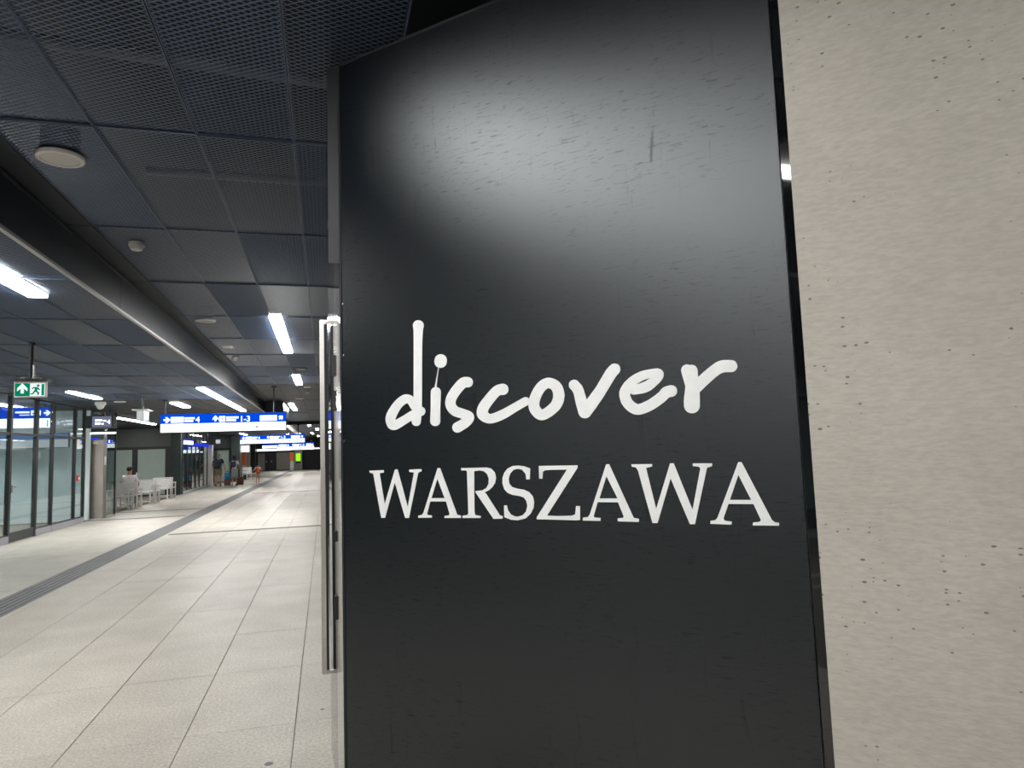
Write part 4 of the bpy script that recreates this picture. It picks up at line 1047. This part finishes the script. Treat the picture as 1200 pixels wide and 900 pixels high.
def totem(x, y, r, z0, z1, label):
    t = thing('orange_topped_post', label, 'post', (x, y, 0), 0, 'orange topped posts')
    MB().box(x - r, x + r, y - r, y + r, 0.001, z0, .01).build('pale_base', M['edge'], t)
    MB().box(x - r, x + r, y - r, y + r, z0 + .001, z1, .01).build('orange_top', M['orange'], t)
    MB().box(x - r, x + r, y - r, y + r, z1 + .001, z1 + .3, .01).build('cap', M['black'], t)


totem(-5.95, 55.8, .13, .95, 1.85, 'orange topped post between the travellers and the child')
totem(-3.42, 77.0, .2, .98, 1.92, 'orange topped post left of the lime green kiosk')
for (x0, x1, y, h, mt, lab) in ((-6.9, -5.75, 58, ZL - .01, 'beige', 'grey steel clad bay behind the orange topped post'),
                                (-7.6, -5.9, 64, ZL - .01, 'greencol', 'dark green bay above the child'),
                                (-9, -0.0, 80.0, 3.3, 'black', 'black end wall of the hall')):
    b = MB().box(x0, x1, y, y + .3, 0, h).build('wall_end' if y == 80 else 'wall_left', M[mt])
    tag(b, lab, 'wall', kind='structure')
ed = thing('far_door', 'dark navy double door beside the beige steel panel at the far end', 'door', (-5.8, 79.9, 0))
for a in (-6.35, -5.8):
    lf = MB().box(a + .01, a + .54, 79.9, 79.97, .01, 1.95).build('door_leaf', M['navy'], ed)
    MB().box(a + .08, a + .14, 79.86, 79.9, .9, 1.1).build('door_handle', M['steel'], lf)
bp = thing('wall_cladding', 'beige steel panels on the far end wall left of the kiosk', 'panel', (-4.4, 79.9, 0))
for i in range(4):
    MB().box(-5.18 + i * .37, -5.18 + i * .37 + .36, 79.9, 79.97, .05, 1.95).build('steel_panel', M['beige'], bp)
for i in range(2):
    MB().box(-7.1 + i * .36, -7.1 + i * .36 + .35, 79.9, 79.97, .05, 1.9).build('steel_panel', M['beige'], bp)
k = thing('kiosk', 'pale kiosk with a lime green screen at the far end', 'kiosk', (-2.85, 79, 0))
MB().box(-3.27, -2.44, 79, 79.4, .005, 2.05, .02).build('body', M['edge'], k)
MB().box(-3.10, -2.61, 78.985, 79.001, .93, 1.78).build('screen', M['skiosk'], k)
MB().box(-3.10, -2.61, 78.985, 79.001, .72, .90).build('dark_panel', M['navy'], k)

# ------------------------------------------------------------------ seats in the bay
def make_seat(name, label, loc, rotz):
    """Metal armchair facing local -Y, back edge at +0.62."""
    t = thing(name, label, 'seat', loc, rotz, 'pale metal seats')
    def B(nm, *bx):
        m = MB()
        for q in bx: m.box(*q)
        return m.build(nm, M['benchw'], t, world=False)
    w = .335
    for sx in (-1, 1):
        x = sx * (w - .02)
        B('leg', (x - .02, x + .02, 0.0, .04, 0, .62)); B('leg', (x - .02, x + .02, .58, .62, 0, .855))
        B('armrest', (x - .028, x + .028, -.01, .60, .62, .655))
    B('seat_frame', (-w, w, .0, .03, .40, .44), (-w, w, .56, .59, .40, .44))
    s = MB()
    for i in range(9):
        s.box(-w + .03, w - .03, .03 + i * .058, .03 + i * .058 + .046, .43, .45)
    s.build('seat', M['benchw'], t, world=False)
    for i in range(7):
        B('back_slat', (-w + .01, w - .01, .565, .585, .475 + i * .05, .475 + i * .05 + .041))
    B('back_rail', (-w, w, .56, .62, .83, .86))
    B('stretcher', (-w, w, .02, .05, .10, .13))
    return t


seat_labels = ['pale metal seat facing the camera, nearest of the row beside the lift', 'pale metal seat facing the camera, middle of the row of three', 'pale metal seat facing the camera, farthest of the row of three']
back_labels = ['pale metal seat on which the man in the white shirt sits', 'pale metal seat facing away, backing onto the middle seat', 'pale metal seat facing away, backing onto the farthest seat']
proto = None
for i, y in enumerate((24.65, 27.2, 29.9)):
    if proto is None:
        proto = make_seat('metal_seat', seat_labels[0], (-6.42, y, 0), 0); s = proto
    else:
        s = copy_tree(proto); s.location = (-6.38 + i * .02, y, 0); s['label'] = seat_labels[i]
    s = copy_tree(proto); s.location = (-6.34 + i * .02, y + 1.30, 0); s.rotation_euler = (0, 0, PI); s['label'] = back_labels[i]
s = copy_tree(proto); s.location = (-4.9, 50.4, 0); s.rotation_euler = (0, 0, .6); s['label'] = 'lone pale metal seat far off beside the child'


# ------------------------------------------------------------------ people
def skin_mesh(name, verts, edges, radii, root, mat, sub=1):
    me = bpy.data.meshes.new(name)
    me.from_pydata([Vector(v) for v in verts], edges, [])
    o = bpy.data.objects.new(name, me); COL.objects.link(o)
    md = o.modifiers.new('skin', 'SKIN'); md.use_smooth_shade = True
    for i, r in enumerate(radii):
        sv = me.skin_vertices[0].data[i]
        rr = r if isinstance(r, tuple) else (r, r)
        sv.radius = rr
        sv.use_root = (i == root)
    if sub:
        o.modifiers.new('sub', 'SUBSURF').levels = sub
        o.modifiers['sub'].render_levels = sub
    dg = bpy.context.evaluated_depsgraph_get()
    out = bpy.data.meshes.new_from_object(o.evaluated_get(dg))
    out.name = name
    bpy.data.objects.remove(o); bpy.data.meshes.remove(me)
    out.materials.clear(); out.materials.append(mat)
    out.polygons.foreach_set('use_smooth', [True] * len(out.polygons))
    return out


def person(label, loc, rotz, h, top, bottom, hair, cap=None, skirt=False, seated=False, arms=None, long_trousers=False, child=False, stride=0.0):
    """A standing (or seated) figure facing local +Y. One continuous skin body; clothes, hair and shoes are its children."""
    k = h / 1.75
    V, E_, Rr, ix = [], [], [], {}

    def node(nm, p, r, parent=None):
        ix[nm] = len(V); V.append(Vector(p) * k); Rr.append(tuple(q * k for q in r) if isinstance(r, tuple) else r * k)
        if parent: E_.append((ix[parent], ix[nm]))
    hz = 0.93 if not seated else 0.57
    dz = hz - .93
    node('pelvis', (0, 0, hz), (.135, .10))
    node('waist', (0, 0, 1.10 + dz), (.120, .09), 'pelvis')
    node('chest', (0, .0, 1.30 + dz), (.145, .10), 'waist')
    node('neckbase', (0, -.005, 1.45 + dz), (.075, .065), 'chest')
    node('neck', (0, .005, 1.51 + dz), .052, 'neckbase')
    hs = 1.12 if child else 1.0
    node('jaw', (0, .025, 1.565 + dz), (.062 * hs, .068 * hs), 'neck')
    node('brow', (0, .015, 1.635 + dz), (.074 * hs, .088 * hs), 'jaw')
    node('crown', (0, .0, 1.69 + dz), (.055 * hs, .062 * hs), 'brow')
    node('nose', (0, .115 * hs, 1.605 + dz), .012, 'jaw')
    arms = arms or {}
    for s, sd in ((-1, 'l'), (1, 'r')):
        a = arms.get(sd) or [(s * .235, -.01, 1.14), (s * .25, .06, .90), (s * .25, .09, .82)]
        node('sh' + sd, (s * .175, -.005, 1.40 + dz), .062, 'chest')
        node('el' + sd, Vector(a[0]) + Vector((0, 0, dz)), .042, 'sh' + sd)
        node('wr' + sd, Vector(a[1]) + Vector((0, 0, dz)), .029, 'el' + sd)
        pw, ph = Vector(a[1]), Vector(a[2])
        d = (ph - pw).normalized()
        node('pa' + sd, ph + Vector((0, 0, dz)), (.036, .022), 'wr' + sd)
        side = d.cross(Vector((1, 0, 0))).normalized() if abs(d.x) < .9 else Vector((0, 1, 0))
        for q, (off, ln) in enumerate(((-.027, .068), (-.009, .08), (.009, .075), (.027, .06))):
            node('f%d%s' % (q, sd), ph + Vector((0, 0, dz)) + side * off + d * .03, .009, 'pa' + sd)
            node('g%d%s' % (q, sd), ph + Vector((0, 0, dz)) + side * off + d * ln - Vector((s * .012, 0, 0)), .008, 'f%d%s' % (q, sd))
        node('t1' + sd, ph + Vector((0, 0, dz)) - side * .045 + d * .02, .010, 'pa' + sd)
        node('ear' + sd, (s * .082 * hs, .0, 1.61 + dz), (.010, .016), 'brow')
        node('hip' + sd, (s * .09, 0, hz - .05), .088, 'pelvis')
        if seated:
            node('kn' + sd, (s * .11, .42, .52), .058, 'hip' + sd)
            node('ca' + sd, (s * .11, .42, .36), .052, 'kn' + sd)
            node('an' + sd, (s * .11, .40, .09), .036, 'ca' + sd)
            node('to' + sd, (s * .12, .54, .035), (.04, .028), 'an' + sd)
        else:
            f = stride * s
            node('kn' + sd, (s * .10, .02 + f * .5, .50), .056, 'hip' + sd)
            node('ca' + sd, (s * .10, -.01 + f * .8, .34), .053, 'kn' + sd)
            node('an' + sd, (s * .10, -.02 + f, .09), .036, 'ca' + sd)
            node('to' + sd, (s * .115, .12 + f, .035), (.04, .028), 'an' + sd)
    t = thing('person', label, 'person', loc, rotz)
    def sub(names, pad, nm, mat, root, extra=None):
        vs = [V[ix[n]].copy() for n in names]; rs = []
        for n in names:
            r = Rr[ix[n]]
            rs.append(tuple(q + pad * k for q in r) if isinstance(r, tuple) else r + pad * k)
        pos = {ix[n]: i for i, n in enumerate(names)}
        es = [(pos[a], pos[b]) for a, b in E_ if a in pos and b in pos]
        if extra:
            for (pn, frac_to, fr, rad) in extra:
                p = V[ix[pn]].lerp(V[ix[frac_to]], fr)
                vs.append(p); rs.append(rad * k); es.append((names.index(pn), len(vs) - 1))
        return link(nm, skin_mesh(nm, vs, es, rs, names.index(root), mat), t)
    link('body', skin_mesh('body', V, E_, Rr, 0, M['skin']), t)
    sub(['pelvis', 'waist', 'chest', 'neckbase', 'shl', 'shr'], .014, 'shirt', M[top], 'pelvis', [('shl', 'ell', .75, .062), ('shr', 'elr', .75, .062)])
    if skirt:
        m = MB(); m.lathe(0, 0, [(.15 * k, 1.02 * k), (.185 * k, .9 * k), (.21 * k, .6 * k), (.225 * k, .42 * k), (.20 * k, .43 * k)], 20)
        m.build('skirt', M[bottom], t, True, world=False)
    elif long_trousers or seated:
        sub(['pelvis', 'hipl', 'hipr', 'knl', 'knr', 'cal', 'car', 'anl', 'anr'], .016, 'trousers', M[bottom], 'pelvis')
    else:
        sub(['pelvis', 'hipl', 'hipr'], .02, 'shorts', M[bottom], 'pelvis', [('hipl', 'knl', .9, .09), ('hipr', 'knr', .9, .09)])
    sub(['anl', 'tol'], .012, 'shoe', M['shoe'], 'anl'); sub(['anr', 'tor'], .012, 'shoe', M['shoe'], 'anr')
    hc = V[ix['brow']]
    m = MB(); m.ball((hc.x, hc.y - .018 * k, hc.z + .03 * k), .090 * k * hs, .098 * k * hs, .085 * k * hs)
    if hair == 'long':
        m.ball((hc.x, hc.y - .07 * k, hc.z - .05 * k), .07 * k, .045 * k, .12 * k)
    m.build('hair', M[cap or 'hair'], t, True, world=False)
    for s in (-1, 1):
        MB().ball((s * .03 * k, hc.y + .085 * k * hs, hc.z - .01 * k), .011 * k, .008 * k, .009 * k, 8, 6).build('eye', M['hair'], t, True, world=False)
    MB().box(-.022 * k, .022 * k, hc.y + .083 * k * hs, hc.y + .092 * k * hs, hc.z - .078 * k, hc.z - .070 * k).build('mouth', M['maroon'], t, world=False)
    return t


def backpack(label, loc, rotz, w, d, h, mat, straps=True):
    """Soft rucksack; local +Y is the side against the wearer's back."""
    t = thing('backpack', label, 'backpack', loc, rotz, None)
    m = MB().box(-w / 2, w / 2, -d, 0, 0, h, min(w, d, h) * .32)
    m.build('bag_body', M[mat], t, True, world=False)
    MB().box(-w * .36, w * .36, -d - d * .3, -d + .01, h * .08, h * .48, d * .12).build('front_pocket', M[mat], t, True, world=False)
    MB().tube((-.04, -d * .3, h * .97), (.04, -d * .3, h * .97), .012).build('grab_handle', M['black'], t, world=False)
    if straps:
        for s in (-1, 1):
            x = s * w * .3
            MB().tube((x, -.01, h * .95), (x, .06, h * 1.06), .016).tube((x, .06, h * 1.06), (x, .10, h * .9), .016).build('shoulder_strap', M[mat], t, world=False)
    return t


def suitcase(label, loc, rotz, w, d, h, mat):
    t = thing('suitcase', label, 'suitcase', loc, rotz)
    MB().box(-w / 2, w / 2, -d / 2, d / 2, .05, h, .03).build('shell', M[mat], t, world=False)
    for sx in (-1, 1):
        for sy in (-1, 1):
            MB().tube((sx * w * .38 - .012, sy * d * .3, .026), (sx * w * .38 + .012, sy * d * .3, .026), .026).build('wheel', M['black'], t, world=False)
    m = MB()
    for sx in (-1, 1): m.tube((sx * w * .25, d * .42, h - .02), (sx * w * .25, d * .42, h + .22), .01)
    m.tube((-w * .25, d * .42, h + .22), (w * .25, d * .42, h + .22), .013)
    m.build('pull_handle', M['darkgrey'], t, world=False)
    return t


man = person('man in black shirt and khaki shorts with a dark bag on his back', (-5.70, 41.0, 0), .1, 1.80, 'shirtb', 'khaki', 'short', cap='greyhair',
             arms={'l': [(-.30, -.02, 1.16), (-.20, -.12, 1.06), (-.12, -.15, 1.08)], 'r': [(.27, -.02, 1.14), (.33, .05, .92), (.34, .08, .84)]})
backpack('large dark blue bag slung on the back of the man in black', (-5.715, 40.83, 1.0), .15, .40, .2, .46, 'denim')
woman = person('woman in a white top and grey skirt standing beside the suitcases', (-4.84, 40.7, 0), .25, 1.66, 'shirtw', 'greycloth', 'long', skirt=True,
               arms={'l': [(-.25, -.02, 1.14), (-.26, .02, .92), (-.27, .03, .84)], 'r': [(.24, -.04, 1.15), (.26, .10, 1.0), (.22, .16, .96)]})
backpack('small navy backpack worn by the woman in the white top', (-4.90, 40.51, 1.02), .3, .28, .14, .32, 'navybag')
suitcase('maroon suitcase carrying the bright blue bag, between man and woman', (-5.22, 40.9, 0), .2, .34, .22, .40, 'maroon')
t = thing('holdall', 'bright blue bag standing on the maroon suitcase between man and woman', 'bag', (-5.22, 40.86, .405), .2)
MB().box(-.15, .15, -.09, .09, 0, .34, .03).build('bag_body', M['bluebag'], t, True, world=False)
MB().tube((-.08, 0, .33), (-.05, 0, .42), .01).tube((-.05, 0, .42), (.05, 0, .42), .01).tube((.05, 0, .42), (.08, 0, .33), .01).build('carry_loop', M['black'], t, world=False)
suitcase('maroon suitcase partly hidden behind the woman with the skirt', (-4.60, 41.15, 0), -.1, .36, .24, .48, 'maroon')
child = person('child in white shirt with an orange backpack walking away', (-3.77, 42.3, 0), 0, 1.17, 'shirtw', 'pinkcloth', 'short', child=True, stride=.05,
               arms={'l': [(-.32, .0, 1.2), (-.44, .05, 1.04), (-.50, .07, .98)], 'r': [(.28, 0, 1.18), (.36, .04, 1.0), (.38, .06, .93)]})
backpack('bright orange backpack on the child', (-3.77, 42.20, .64), 0, .25, .13, .28, 'orangebag')
seated = person('seated man in white shirt with short dark hair, his back to the camera', (-6.31, 25.55, 0), 0, 1.75, 'shirtw', 'greycloth', 'short', seated=True,
                arms={'l': [(-.27, .06, 1.14), (-.16, .26, 1.02), (-.11, .30, 1.0)], 'r': [(.27, .06, 1.14), (.16, .26, 1.02), (.11, .30, 1.0)]})
person('person in dark clothes half hidden by the steel pillar', (-6.12, 42.1, 0), .4, 1.70, 'shirtb', 'khaki', 'short')
person('person in a pale grey shirt, added for a reflection in the tinted shop glass', (-7.0, 37.2, 0), .2, 1.74, 'shirtg', 'greycloth', 'short', long_trousers=True)  # figure put inside the shop in place of a reflected one
b = backpack('dark bag lying on the floor near the lone far seat', (-5.5, 51.9, 0), .4, .42, .3, .3, 'darkcloth', straps=False)
